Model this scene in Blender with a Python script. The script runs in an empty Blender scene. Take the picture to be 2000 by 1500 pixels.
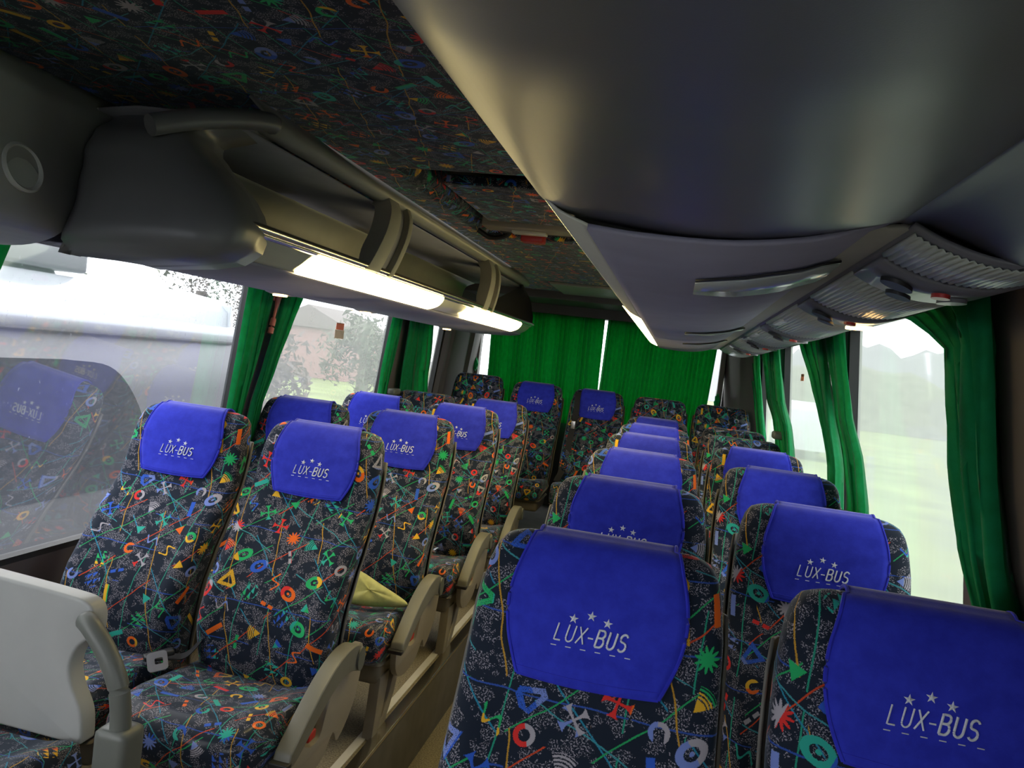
import bpy, bmesh, math, random
from mathutils import Vector, Matrix
R = math.radians
random.seed(7)
S = bpy.context.scene
COL = S.collection
# ------------------------------------------------------------------ camera
cam_d = bpy.data.cameras.new('camera'); cam = bpy.data.objects.new('camera', cam_d); COL.objects.link(cam); S.camera = cam
cam_d.sensor_width = 36.0; cam_d.lens = 36.0*1497.8/2000; cam_d.clip_start = 0.02; cam_d.clip_end = 400
yaw, pitch, roll = R(11.915), R(-2.042), R(6.755)
fwd = Vector((-math.sin(yaw)*math.cos(pitch), math.cos(yaw)*math.cos(pitch), math.sin(pitch)))
rt = Vector((math.cos(yaw), math.sin(yaw), 0)); up = rt.cross(fwd)
r2 = math.cos(roll)*rt + math.sin(roll)*up; u2 = -math.sin(roll)*rt + math.cos(roll)*up
m = Matrix((r2, u2, -fwd)).transposed().to_4x4(); m.translation = (0, 0, 1.47); cam.matrix_world = m
# ------------------------------------------------------------------ world, view
W = bpy.data.worlds.new('overcast_sky'); S.world = W; W.use_nodes = True
wn = W.node_tree; wn.nodes.clear()
_o = wn.nodes.new('ShaderNodeOutputWorld'); _b = wn.nodes.new('ShaderNodeBackground')
_g = wn.nodes.new('ShaderNodeTexCoord'); _s = wn.nodes.new('ShaderNodeSeparateXYZ'); _r = wn.nodes.new('ShaderNodeValToRGB')
wn.links.new(_g.outputs['Generated'], _s.inputs[0]); wn.links.new(_s.outputs['Z'], _r.inputs[0])
_r.color_ramp.elements[0].position = 0.0; _r.color_ramp.elements[0].color = (.80, .85, .92, 1)
_r.color_ramp.elements[1].position = 0.35; _r.color_ramp.elements[1].color = (.97, .98, 1, 1)
wn.links.new(_r.outputs[0], _b.inputs[0]); _b.inputs[1].default_value = 4.2
wn.links.new(_b.outputs[0], _o.inputs[0])
S.view_settings.view_transform = 'Standard'; S.view_settings.look = 'None'; S.view_settings.gamma = 1.0
S.view_settings.use_curve_mapping = False; S.view_settings.exposure = 0.42
cy = S.cycles
cy.use_denoising = True; cy.max_bounces = 8; cy.diffuse_bounces = 4; cy.glossy_bounces = 3; cy.transmission_bounces = 4
cy.transparent_max_bounces = 10; cy.sample_clamp_indirect = 6.0; cy.caustics_reflective = False; cy.caustics_refractive = False
cy.use_adaptive_sampling = True; cy.adaptive_threshold = 0.02

# ================================================================== node helpers
class NT:
    def __init__(s, tree): s.t = tree
    def n(s, typ, **k):
        x = s.t.nodes.new(typ)
        for a, v in k.items(): setattr(x, a, v)
        return x
    def put(s, sock, v):
        if isinstance(v, bpy.types.NodeSocket): s.t.links.new(v, sock)
        elif v is not None: sock.default_value = v
    def m(s, op, a, b=None, c=None, clamp=False):
        x = s.n('ShaderNodeMath', operation=op, use_clamp=clamp)
        s.put(x.inputs[0], a)
        if b is not None: s.put(x.inputs[1], b)
        if c is not None: s.put(x.inputs[2], c)
        return x.outputs[0]
    def vm(s, op, a, b=None, out=0):
        x = s.n('ShaderNodeVectorMath', operation=op); s.put(x.inputs[0], a)
        if b is not None: s.put(x.inputs[1] if op != 'SCALE' else x.inputs[3], b)
        return x.outputs['Value'] if op in ('LENGTH', 'DISTANCE', 'DOT_PRODUCT') else x.outputs[0]
    def mix(s, f, a, b):
        x = s.n('ShaderNodeMix', data_type='RGBA'); s.put(x.inputs[0], f); s.put(x.inputs[6], a); s.put(x.inputs[7], b)
        return x.outputs[2]
    def xyz(s, v):
        x = s.n('ShaderNodeSeparateXYZ'); s.put(x.inputs[0], v); return x.outputs
    def comb(s, x_, y_, z_=0.0):
        x = s.n('ShaderNodeCombineXYZ'); s.put(x.inputs[0], x_); s.put(x.inputs[1], y_); s.put(x.inputs[2], z_); return x.outputs[0]
    def noise(s, vec, scale, detail=2.0, rough=.5, dim='3D'):
        x = s.n('ShaderNodeTexNoise', noise_dimensions=dim); s.put(x.inputs['Vector'], vec)
        x.inputs['Scale'].default_value = scale; x.inputs['Detail'].default_value = detail; x.inputs['Roughness'].default_value = rough
        return x.outputs
    def ramp(s, f, stops, interp='LINEAR'):
        x = s.n('ShaderNodeValToRGB'); s.put(x.inputs[0], f); cr = x.color_ramp; cr.interpolation = interp
        while len(cr.elements) < len(stops): cr.elements.new(0.5)
        for e, (p, c) in zip(cr.elements, stops): e.position = p; e.color = (*c, 1)
        return x.outputs[0]

def new_mat(name):
    mt = bpy.data.materials.new(name); mt.use_nodes = True; mt.node_tree.nodes.clear()
    k = NT(mt.node_tree); out = k.n('ShaderNodeOutputMaterial'); return mt, k, out

def plastic(name, col, rough=.45, metal=0.0, vary=.12, nscale=9.0, bump=.0, bscale=500, coat=0.0, sheen=0.0, spec=.5):
    mt, k, out = new_mat(name); p = k.n('ShaderNodeBsdfPrincipled')
    tc = k.n('ShaderNodeTexCoord'); nz = k.noise(tc.outputs['Object'], nscale, 3)
    lo = tuple(c*(1-vary) for c in col); hi = tuple(min(1, c*(1+vary)) for c in col)
    k.put(p.inputs['Base Color'], k.ramp(nz['Fac'], [(.3, lo), (.7, hi)]))
    p.inputs['Roughness'].default_value = rough; p.inputs['Metallic'].default_value = metal
    p.inputs['Coat Weight'].default_value = coat; p.inputs['Sheen Weight'].default_value = sheen
    p.inputs['Specular IOR Level'].default_value = spec
    if bump:
        b = k.n('ShaderNodeBump'); b.inputs['Strength'].default_value = bump; b.inputs['Distance'].default_value = .001
        k.put(b.inputs['Height'], k.noise(tc.outputs['Object'], bscale, 2)['Fac']); k.put(p.inputs['Normal'], b.outputs[0])
    k.t.links.new(p.outputs[0], out.inputs[0]); return mt

def emit(name, col, strength, base=(.8, .8, .8)):
    mt, k, out = new_mat(name); p = k.n('ShaderNodeBsdfPrincipled'); p.inputs['Base Color'].default_value = (*base, 1)
    p.inputs['Roughness'].default_value = .35
    p.inputs['Emission Color'].default_value = (*col, 1); p.inputs['Emission Strength'].default_value = strength
    k.t.links.new(p.outputs[0], out.inputs[0]); return mt

# ------------------------------------------------------------------ moquette with scattered motifs
def moquette(name, bright=1.0, gloss=0.0, cell=.072):
    mt, k, out = new_mat(name)
    uv0 = k.n('ShaderNodeUVMap', uv_map='UVMap').outputs[0]
    ur = k.n('ShaderNodeVectorRotate', rotation_type='Z_AXIS'); k.put(ur.inputs['Vector'], uv0); ur.inputs['Angle'].default_value = .42; uv = ur.outputs[0]
    oi = k.n('ShaderNodeObjectInfo').outputs['Random']
    off = k.comb(k.m('MULTIPLY', k.m('FLOOR', k.m('MULTIPLY', oi, 5.0)), .61), 0.0)
    P = k.vm('ADD', uv, off)
    # woven raggedness
    rag = k.noise(P, 900, 1)['Color']; Pr = k.vm('ADD', P, k.vm('SCALE', k.vm('SUBTRACT', rag, (.5, .5, .5)), .0045))
    Q = k.vm('SCALE', Pr, 1.0/cell)
    # brick offset rows so no straight columns show
    qs = k.xyz(Q); row = k.m('FLOOR', qs[1]); qx = k.m('ADD', qs[0], k.m('MULTIPLY', row, .37))
    ci = k.comb(k.m('FLOOR', qx), row)
    wnz = k.n('ShaderNodeTexWhiteNoise', noise_dimensions='2D'); k.put(wnz.inputs['Vector'], ci)
    rc = k.xyz(wnz.outputs['Color']); rv = wnz.outputs['Value']
    lx = k.m('SUBTRACT', k.m('FRACT', qx), k.m('MULTIPLY_ADD', rc[0], .30, .35))
    ly = k.m('SUBTRACT', k.m('FRACT', qs[1]), k.m('MULTIPLY_ADD', rc[1], .30, .35))
    rot = k.n('ShaderNodeVectorRotate', rotation_type='Z_AXIS'); k.put(rot.inputs['Vector'], k.comb(lx, ly))
    k.put(rot.inputs['Angle'], k.m('MULTIPLY', rc[2], 6.28))
    l = rot.outputs[0]; s_ = k.xyz(l); x, y = s_[0], s_[1]
    ax, ay = k.m('ABSOLUTE', x), k.m('ABSOLUTE', y)
    rr = k.vm('LENGTH', l); re = k.vm('LENGTH', k.vm('MULTIPLY', l, (1.45, 1, 1)))
    LT = lambda a, b: k.m('LESS_THAN', a, b)
    GT = lambda a, b: k.m('GREATER_THAN', a, b)
    AND = lambda a, b: k.m('MULTIPLY', a, b)
    OR = lambda a, b: k.m('MAXIMUM', a, b)
    ring = lambda d, r, t: LT(k.m('ABSOLUTE', k.m('SUBTRACT', d, r)), t)
    T = []
    T.append(ring(rr, .2, .06))
    T.append(OR(ring(re, .3, .1), LT(re, .07)))
    hw = k.m('MULTIPLY_ADD', y, -.42, .26)
    fleck = GT(k.noise(P, 520, 1)['Fac'], .40)
    inner = AND(LT(ax, k.m('SUBTRACT', hw, .15)), LT(ay, .2))
    T.append(AND(AND(AND(LT(ax, hw), LT(ay, .36)), k.m('SUBTRACT', 1.0, inner)), fleck))
    ang = k.m('ARCTAN2', y, x)
    T.append(LT(rr, k.m('MULTIPLY_ADD', k.m('SINE', k.m('MULTIPLY', ang, 11.0)), .085, .24)))
    apex = k.m('ADD', y, .3); ra = k.vm('LENGTH', k.comb(x, apex))
    T.append(AND(AND(LT(ax, k.m('MULTIPLY', apex, .62)), LT(ra, .6)), OR(LT(ra, .28), GT(k.m('SINE', k.m('MULTIPLY', ra, 75.0)), -.2))))
    mx, mn = k.m('MAXIMUM', ax, ay), k.m('MINIMUM', ax, ay)
    T.append(AND(LT(mn, k.m('MULTIPLY_ADD', k.m('POWER', mx, 4.0), 7.0, .03)), LT(mx, .36)))
    T.append(AND(LT(ax, .38), LT(ay, .1)))
    fx, fy = k.m('FRACT', k.m('MULTIPLY', k.m('ADD', x, k.m('MULTIPLY', y, .35)), 3.3)), k.m('FRACT', k.m('MULTIPLY', k.m('SUBTRACT', y, k.m('MULTIPLY', x, .2)), 3.6))
    T.append(AND(AND(LT(k.m('ADD', fx, k.m('MULTIPLY', fy, .6)), .85), AND(GT(fx, .15), GT(fy, .15))), LT(rr, .38)))
    T.append(AND(LT(k.m('ABSOLUTE', k.m('SUBTRACT', y, k.m('MULTIPLY', k.m('SINE', k.m('MULTIPLY', x, 13.0)), .15))), .05), LT(ax, .36)))
    T.append(AND(ring(rr, .19, .06), k.m('SUBTRACT', 1.0, AND(GT(x, .02), LT(ay, .12)))))
    T.append(AND(LT(ax, k.m('MULTIPLY', k.m('ADD', y, .2), .5)), LT(ay, .2)))
    T.append(AND(AND(LT(ax, .30), LT(ay, .07)), GT(ax, .06)))
    n_t = len(T) + 2
    idx = k.m('FLOOR', k.m('MULTIPLY', rv, n_t - .001)); mask = None
    for i, t in enumerate(T):
        c = k.m('MULTIPLY', t, k.m('COMPARE', idx, float(i), .5)); mask = c if mask is None else k.m('ADD', mask, c)
    # colour by cell, stepping along the motif to the next thread colour
    cv = k.m('FRACT', k.m('MULTIPLY', rv, 57.3)); cv = k.m('ADD', cv, k.m('MULTIPLY', k.m('SNAP', k.m('ADD', y, .4), .09), .16))
    red, org, yel, grn, tea, blu, lil, gry = (.78, .035, .03), (.92, .16, .015), (.88, .50, .03), (.02, .48, .15), (.03, .46, .36), (.03, .12, .62), (.20, .28, .68), (.44, .41, .46)
    colr = k.ramp(cv, [(0, red), (.12, org), (.28, yel), (.42, grn), (.54, tea), (.66, blu), (.78, lil), (.87, gry), (.97, red)], 'CONSTANT')
    # long thin threads crossing in many directions
    gate = k.xyz(k.noise(P, 8.0, 1)['Color']); wob = k.noise(P, 14, 0)['Fac']
    lines = []; base = k.comb(.008, .011, .024)
    lc = [(.02, .34, .22), (.02, .25, .40), (.03, .09, .42), (.02, .38, .12), (.55, .30, .03), (.62, .07, .02), (.05, .30, .35)]
    an = [20, 68, 112, 155, 38, -22, 88]; gp = [.10, .13, .12, .11, .14, .15, .17]; g_ch = [0, 1, 2, 0, 1, 2, 0]; g_hi = [1, 1, 1, 0, 0, 0, 0]
    ragl = k.vm('ADD', P, k.vm('SCALE', k.vm('SUBTRACT', rag, (.5, .5, .5)), .004))
    basecol = (.009, .0165, .033, 1)
    spk = k.m('MULTIPLY', GT(k.noise(P, 330, 2, .7)['Fac'], .555), GT(k.noise(P, 26, 3, .65)['Fac'], .505))
    cur = k.mix(spk, basecol, (.34, .32, .37, 1))
    for i, a in enumerate(an):
        nv = (math.cos(R(a)), math.sin(R(a)), 0)
        d = k.m('ADD', k.vm('DOT_PRODUCT', ragl, nv), k.m('MULTIPLY', wob, .007 + .002*i))
        f = k.m('ABSOLUTE', k.m('SUBTRACT', k.m('FRACT', k.m('MULTIPLY', d, 1.0/gp[i])), .5))
        on = LT(f, .0014/gp[i])
        g = gate[g_ch[i]]; on = AND(on, GT(g, .46) if g_hi[i] else LT(g, .52))
        cur = k.mix(on, cur, (*lc[i], 1))
    cur = k.mix(mask, cur, colr)
    if bright != 1.0: cur = k.mix(1.0 - bright, cur, (0, 0, 0, 1))
    p = k.n('ShaderNodeBsdfPrincipled'); k.put(p.inputs['Base Color'], cur)
    p.inputs['Roughness'].default_value = .8; p.inputs['Specular IOR Level'].default_value = .25
    p.inputs['Sheen Weight'].default_value = .35; p.inputs['Sheen Roughness'].default_value = .35; p.inputs['Sheen Tint'].default_value = (.75, .85, 1, 1)
    if gloss: p.inputs['Coat Weight'].default_value = gloss; p.inputs['Coat Roughness'].default_value = .22
    k.t.links.new(p.outputs[0], out.inputs[0]); return mt

def glass(name, haze=.30, tint=(1, 1, 1), refl=.10, hazecol=(.80, .86, .90), wet=1.0, fres=.28):
    """thin pane with condensation: clear part, milky part and a mirror part"""
    mt, k, out = new_mat(name); tc = k.n('ShaderNodeTexCoord').outputs['Object']
    tr = k.n('ShaderNodeBsdfTransparent'); tr.inputs[0].default_value = (*tint, 1)
    mb = tr
    df = k.n('ShaderNodeBsdfTranslucent'); df.inputs[0].default_value = (*hazecol, 1)
    d2 = k.n('ShaderNodeBsdfDiffuse'); d2.inputs[0].default_value = (*hazecol, 1)
    mm = k.n('ShaderNodeMixShader'); mm.inputs[0].default_value = .25; k.t.links.new(df.outputs[0], mm.inputs[1]); k.t.links.new(d2.outputs[0], mm.inputs[2])
    gl = k.n('ShaderNodeBsdfGlossy'); gl.inputs['Roughness'].default_value = .04
    st = k.vm('MULTIPLY', tc, (1, 1, .45))
    h = k.m('MULTIPLY_ADD', k.noise(st, 3.0, 4, .6)['Fac'], .5*haze, haze*.75, clamp=True)
    drops = k.m('MULTIPLY', k.m('GREATER_THAN', k.noise(k.vm('MULTIPLY', tc, (1, 1, .55)), 130, 2, .7)['Fac'], .68), .45*wet)
    h = k.m('MAXIMUM', h, drops)
    m1 = k.n('ShaderNodeMixShader'); k.put(m1.inputs[0], h); k.t.links.new(mb.outputs[0], m1.inputs[1]); k.t.links.new(mm.outputs[0], m1.inputs[2])
    fr = k.n('ShaderNodeLayerWeight'); fr.inputs[0].default_value = .35
    m2 = k.n('ShaderNodeMixShader'); k.put(m2.inputs[0], k.m('MULTIPLY_ADD', fr.outputs['Fresnel'], fres, refl*.3, clamp=True))
    k.t.links.new(m1.outputs[0], m2.inputs[1]); k.t.links.new(gl.outputs[0], m2.inputs[2]); k.t.links.new(m2.outputs[0], out.inputs[0]); return mt

def cloth_mat(name, col, trans=.4, rough=.8, sheen=.3, ncol=None, bump=.15):
    mt, k, out = new_mat(name); p = k.n('ShaderNodeBsdfPrincipled'); tc = k.n('ShaderNodeTexCoord').outputs['Object']
    nz = k.noise(tc, 30, 4, .6)['Fac']; c2 = ncol or tuple(c*.8 for c in col)
    cc = k.ramp(nz, [(.35, c2), (.65, col)]); k.put(p.inputs['Base Color'], cc)
    p.inputs['Roughness'].default_value = rough; p.inputs['Sheen Weight'].default_value = sheen; p.inputs['Sheen Roughness'].default_value = .4
    p.inputs['Specular IOR Level'].default_value = .2
    b = k.n('ShaderNodeBump'); b.inputs['Strength'].default_value = bump; b.inputs['Distance'].default_value = .002
    k.put(b.inputs['Height'], k.noise(tc, 260, 3, .7)['Fac']); k.put(p.inputs['Normal'], b.outputs[0])
    if trans:
        t = k.n('ShaderNodeBsdfTranslucent'); k.put(t.inputs[0], cc); mx = k.n('ShaderNodeMixShader'); mx.inputs[0].default_value = trans
        k.t.links.new(p.outputs[0], mx.inputs[1]); k.t.links.new(t.outputs[0], mx.inputs[2]); k.t.links.new(mx.outputs[0], out.inputs[0])
    else: k.t.links.new(p.outputs[0], out.inputs[0])
    return mt

M = {}
M['fabric'] = moquette('seat_moquette')
M['fabric_shiny'] = moquette('seat_moquette_cushion', gloss=.35)
M['fabric_roof'] = moquette('roof_moquette', cell=.085)
M['blue'] = cloth_mat('blue_suede', (.036, .052, .66), trans=0, sheen=.40, ncol=(.026, .038, .55))
M['blue_edge'] = cloth_mat('blue_piping', (.035, .045, .66), trans=0, sheen=.2)
M['thread'] = plastic('silver_thread', (.84, .87, .96), .5, vary=.1, nscale=400)
M['green'] = cloth_mat('green_curtain', (.020, .44, .165), trans=.5, sheen=.25, ncol=(.018, .37, .12))
M['green_rear'] = cloth_mat('green_rear_curtain', (.016, .41, .11), trans=.45, sheen=.15, ncol=(.013, .35, .09))
M['beige'] = plastic('beige_plastic', (.33, .295, .235), .38, vary=.06)
M['beige_d'] = plastic('taupe_plastic', (.20, .18, .145), .45, vary=.08)
M['arm'] = plastic('armrest_pad', (.20, .195, .16), .42, vary=.06, bump=.05)
M['dark'] = plastic('black_plastic', (.018, .018, .02), .45)
M['shell'] = plastic('grey_seat_shell', (.16, .15, .13), .5, bump=.1, bscale=700)
M['grey'] = plastic('panel_grey_plastic', (.40, .41, .40), .42, vary=.04, bump=.06, bscale=900)
M['grey_d'] = plastic('dark_grey_rubber', (.14, .15, .135), .4, vary=.08, bump=.12, bscale=900)
M['housing'] = plastic('duct_housing_grey', (.55, .56, .57), .45, vary=.05, bump=.06, bscale=800)
M['cap'] = plastic('rack_cap_grey', (.155, .158, .172), .38, vary=.08, nscale=4, bump=.06, bscale=800)
M['rack'] = plastic('rack_grey', (.42, .41, .36), .45, vary=.05)
M['rack_in'] = plastic('rack_liner_grey', (.34, .33, .37), .7, vary=.06)
M['under'] = plastic('underside_lilac_grey', (.34, .325, .44), .6, vary=.05, bump=.08, bscale=600)
M['chrome'] = plastic('brushed_aluminium', (.72, .70, .62), .22, metal=1.0, vary=.05, nscale=40)
M['diff'] = plastic('unlit_diffuser', (.72, .72, .64), .24, vary=.03, coat=.3)
M['lamp'] = emit('warm_tube_light', (1, .79, .33), 14)
M['spot'] = emit('reading_spot', (1, .62, .22), 7.0)
M['orange'] = emit('orange_indicator', (1, .28, .04), 4.0, (.6, .2, .05))
M['red'] = plastic('red_plastic', (.55, .035, .03), .35)
M['hammer'] = plastic('faded_red_plastic', (.50, .13, .11), .4)
M['wall'] = plastic('wall_trim_plum_grey', (.115, .10, .105), .6, vary=.1, nscale=3, bump=.1, bscale=500)
M['wall_tan'] = plastic('pillar_taupe', (.13, .10, .088), .55, vary=.08, nscale=3)
M['rubber'] = plastic('window_rubber', (.015, .016, .018), .5)
M['carpet'] = plastic('speckled_carpet', (.27, .235, .17), .95, vary=.45, nscale=160, bump=.5, bscale=350)
M['riser'] = plastic('grey_riser', (.15, .145, .14), .6, vary=.15)
M['rail'] = plastic('floor_rail', (.75, .73, .68), .35, vary=.05)
M['glass'] = glass('misted_glass', .16, hazecol=(.42, .45, .50))
M['glass_blur'] = glass('fogged_glass', .50, hazecol=(.38, .40, .38))
M['glass_r'] = glass('misted_glass_right', .66, fres=.2, hazecol=(.40, .43, .40))
M['glass_clear'] = glass('clear_glass', .12)
M['blind'] = plastic('rubber_belt', (.02, .02, .022), .7, bump=.3, bscale=900)
M['metal'] = plastic('buckle_steel', (.8, .8, .82), .25, metal=1.0)
M['white_tab'] = plastic('white_tab', (.85, .86, .85), .3)
M['psu'] = plastic('service_panel_grey', (.21, .21, .24), .35, vary=.05, coat=.15)
M['lens'] = plastic('ribbed_panel', (.62, .67, .60), .35, vary=.06, coat=.15)
M['yellow'] = cloth_mat('pale_yellow_leatherette', (.66, .66, .26), trans=0, rough=.4, sheen=.1, bump=.1)
M['flap'] = plastic('flap_painted_reflection', (.55, .60, .58), .22, vary=.05, coat=.4)  # pale greenish base stands in for the window reflected in the flap
M['mirror'] = plastic('silver_foil', (.7, .72, .72), .14, metal=1.0, vary=.05)
M['van'] = plastic('white_vehicle_paint', (.50, .53, .58), .3, vary=.04, nscale=2, coat=.5)
M['van_g'] = plastic('grey_vehicle_paint', (.145, .148, .165), .35, vary=.12, nscale=2)
M['van_w'] = plastic('vehicle_tinted_window', (.02, .025, .04), .15, vary=.3)
M['grass'] = plastic('grass', (.125, .17, .045), .95, vary=.3, nscale=.6)
M['asphalt'] = plastic('wet_asphalt', (.09, .092, .095), .6, vary=.3, nscale=3)
M['leaf'] = plastic('foliage', (.085, .095, .065), .9, vary=.3, nscale=1.2)
M['twig'] = plastic('bare_twigs', (.10, .085, .075), .9, vary=.3, nscale=2)
M['hill'] = plastic('haze_tinted_hill', (.17, .175, .20), .95, vary=.1, nscale=.1)  # distance haze is put into this grey-lilac colour
M['house'] = plastic('pale_pink_render', (.26, .15, .14), .9)
M['roof_t'] = plastic('grey_roof', (.12, .10, .095), .9)
M['sticker'] = plastic('faded_sticker', (.75, .22, .14), .6)
M['sticker2'] = plastic('cream_sticker', (.62, .52, .42), .6)
M['foil'] = glass('clear_plastic_film', .08, refl=.5)

# ================================================================== mesh helpers
def link(name, me, mat=None, parent=None, mods=()):
    o = bpy.data.objects.new(name, me); COL.objects.link(o)
    if mat and not me.materials: me.materials.append(mat)
    if parent: o.parent = parent
    return o
def tag(o, label=None, cat=None, group=None, kind=None):
    if label: o['label'] = label
    if cat: o['category'] = cat
    if group: o['group'] = group
    if kind: o['kind'] = kind
    return o
def empty(name, loc=(0, 0, 0), rz=0.0):
    o = bpy.data.objects.new(name, None); COL.objects.link(o); o.location = loc; o.rotation_euler = (0, 0, rz); o.empty_display_size = .05; return o
def done(bm, smooth=True, angle=40, name='mesh'):
    bmesh.ops.recalc_face_normals(bm, faces=bm.faces)
    me = bpy.data.meshes.new(name); bm.to_mesh(me); bm.free()
    if smooth:
        me.polygons.foreach_set('use_smooth', [True]*len(me.polygons))
        if angle < 180: me.set_sharp_from_angle(angle=R(angle))
    return me
def uvl(bm):
    return bm.loops.layers.uv.get('UVMap') or bm.loops.layers.uv.new('UVMap')
def add_box(bm, a, b, bev=0.0):
    g = bmesh.ops.create_cube(bm, size=1.0); vs = g['verts']
    for v in vs: v.co = Vector([(a[i]+b[i])/2 + v.co[i]*(b[i]-a[i]) for i in range(3)])
    if bev:
        es = list({e for v in vs for e in v.link_edges})
        bmesh.ops.bevel(bm, geom=es, offset=bev, segments=3, profile=.6, affect='EDGES')
def box(name, a, b, mat, parent=None, bev=.004):
    bm = bmesh.new(); add_box(bm, a, b, bev); return link(name, done(bm), mat, parent)
def add_grid(bm, rows, closed_u=False, uv=None, flip=False):
    """rows: list of lists of points"""
    V = [[bm.verts.new(p) for p in r] for r in rows]; n = len(rows[0])
    lay = uvl(bm) if uv else None
    for i in range(len(rows)-1):
        for j in range(n if closed_u else n-1):
            j2 = (j+1) % n; q = [V[i][j], V[i][j2], V[i+1][j2], V[i+1][j]]
            try: f = bm.faces.new(q)
            except ValueError: continue
            if uv:
                U = [uv[i][j], uv[i][j+1], uv[i+1][j+1], uv[i+1][j]]
                for lp, c in zip(f.loops, U): lp[lay].uv = c
    return V
def tube_pts(path, rad, seg=8, squash=(1, 1), upv=None):
    rows = []; n = len(path); path = [Vector(p) for p in path]
    for i, p in enumerate(path):
        t = (path[min(i+1, n-1)] - path[max(i-1, 0)]).normalized()
        u_ = Vector(upv) if upv else Vector((0, 0, 1))
        if abs(t.dot(u_)) > .97: u_ = Vector((0, 1, 0)) if abs(t.y) < .9 else Vector((1, 0, 0))
        a = t.cross(u_).normalized(); b = a.cross(t).normalized()
        r = rad[i] if isinstance(rad, (list, tuple)) else rad
        rows.append([p + a*math.cos(q)*r*squash[0] + b*math.sin(q)*r*squash[1] for q in [2*math.pi*j/seg for j in range(seg)]])
    return rows
def add_tube(bm, path, rad, seg=8, squash=(1, 1), upv=None, caps=True):
    V = add_grid(bm, tube_pts(path, rad, seg, squash, upv), closed_u=True)
    if caps:
        for r in (V[0], V[-1]):
            try: bm.faces.new(r)
            except ValueError: pass
def smooth_path(pts, n=8):
    """Catmull-Rom through pts"""
    P = [Vector(p) for p in pts]; P = [P[0]*2-P[1]] + P + [P[-1]*2-P[-2]]; out = []
    for i in range(1, len(P)-2):
        for k in range(n):
            t = k/n; a, b, c, d = P[i-1], P[i], P[i+1], P[i+2]
            out.append(.5*((2*b) + (c-a)*t + (2*a-5*b+4*c-d)*t*t + (3*b-a-3*c+d)*t**3))
    out.append(P[-2]); return out
def prism(name, outline, axis, lo, hi, mat, parent=None, bev=.004, holes=None):
    """extrude a 2-D outline; axis 'x': outline=(y,z); axis 'y': outline=(x,z); axis 'z': (x,y)"""
    def mk(p, c): return {'x': (c, p[0], p[1]), 'y': (p[0], c, p[1]), 'z': (p[0], p[1], c)}[axis]
    bm = bmesh.new()
    vs = [bm.verts.new(mk(p, lo)) for p in outline]; f = bm.faces.new(vs)
    g = bmesh.ops.extrude_face_region(bm, geom=[f]); d = {'x': (hi-lo, 0, 0), 'y': (0, hi-lo, 0), 'z': (0, 0, hi-lo)}[axis]
    bmesh.ops.translate(bm, verts=[v for v in g['geom'] if isinstance(v, bmesh.types.BMVert)], vec=d)
    bmesh.ops.recalc_face_normals(bm, faces=bm.faces)
    if bev: bmesh.ops.bevel(bm, geom=list(bm.edges), offset=bev, segments=2, profile=.6, affect='EDGES', clamp_overlap=True)
    return link(name, done(bm, angle=35), mat, parent)
def ribbon(name, prof, y0, y1, mat, parent=None, thick=.008, uvw=False, ny=1, smooth=60):
    """a profile (x,z) swept along y, with thickness"""
    bm = bmesh.new(); rows = []; uv = []; L = 0
    s = [0]
    for a, b in zip(prof, prof[1:]): s.append(s[-1] + math.dist(a, b))
    for i in range(ny+1):
        y = y0 + (y1-y0)*i/ny; rows.append([(p[0], y, p[1]) for p in prof]); uv.append([(q, y) for q in s])
    add_grid(bm, rows, uv=uv)
    o = link(name, done(bm, angle=smooth), mat, parent)
    if thick: md = o.modifiers.new('thickness', 'SOLIDIFY'); md.thickness = thick; md.offset = 0
    return o
def uv_plane(bm):  # planar uv from x,y (or x,z) in metres
    lay = uvl(bm)
    for f in bm.faces:
        n = f.normal
        for lp in f.loops:
            c = lp.vert.co
            lp[lay].uv = (c.x, c.y) if abs(n.z) > .6 else ((c.x, c.z) if abs(n.y) > .6 else (c.y, c.z))
def interp(tab, z):
    if z <= tab[0][0]: return tab[0][1]
    for (a, p), (b, q) in zip(tab, tab[1:]):
        if z <= b: t = (z-a)/(b-a); t = t*t*(3-2*t)*.35 + t*.65; return p + (q-p)*t
    return tab[-1][1]
def sst(a, b, x): t = max(0, min(1, (x-a)/(b-a))); return t*t*(3-2*t)

# ================================================================== the bus shell
XC = -.60
def wl(z): return -1.955 + max(0, z-.80)*.10          # inner face of the left wall leans in
def wr(z): return .745 - max(0, z-.80)*.115
AISLE_L, AISLE_R, ZA = -.905, -.285, -.30
YF, YR = -1.9, 7.05
bm = bmesh.new()
add_box(bm, (-1.98, 1.0 - 3, -.10), (AISLE_L, YR, 0))
link_ = link('floor', done(bm, False), M['carpet']); tag(link_, kind='structure')
bm = bmesh.new(); add_box(bm, (AISLE_R, YF, -.10), (.80, YR, 0)); tag(link('floor', done(bm, False), M['carpet']), kind='structure')
bm = bmesh.new(); add_box(bm, (AISLE_L-.02, YF, ZA-.08), (AISLE_R+.02, 5.45, ZA)); tag(link('floor', done(bm, False), M['carpet']), kind='structure')
tag(box('trim_1', (AISLE_L, YF, ZA), (AISLE_L+.012, 5.45, -.002), M['riser'], bev=.003), kind='structure')
tag(box('trim_2', (AISLE_R-.012, YF, ZA), (AISLE_R, 5.45, -.002), M['riser'], bev=.003), kind='structure')
tag(box('trim_3', (AISLE_L-.03, YF, -.002), (AISLE_L+.018, 5.45, .012), M['chrome'], bev=.005), kind='structure')
tag(box('trim_4', (AISLE_R-.018, YF, -.002), (AISLE_R+.03, 5.45, .012), M['chrome'], bev=.005), kind='structure')
tag(box('trim_5', (-.982, .9, 0), (-.950, 5.45, .006), M['rail'], bev=.002), kind='structure')
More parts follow.
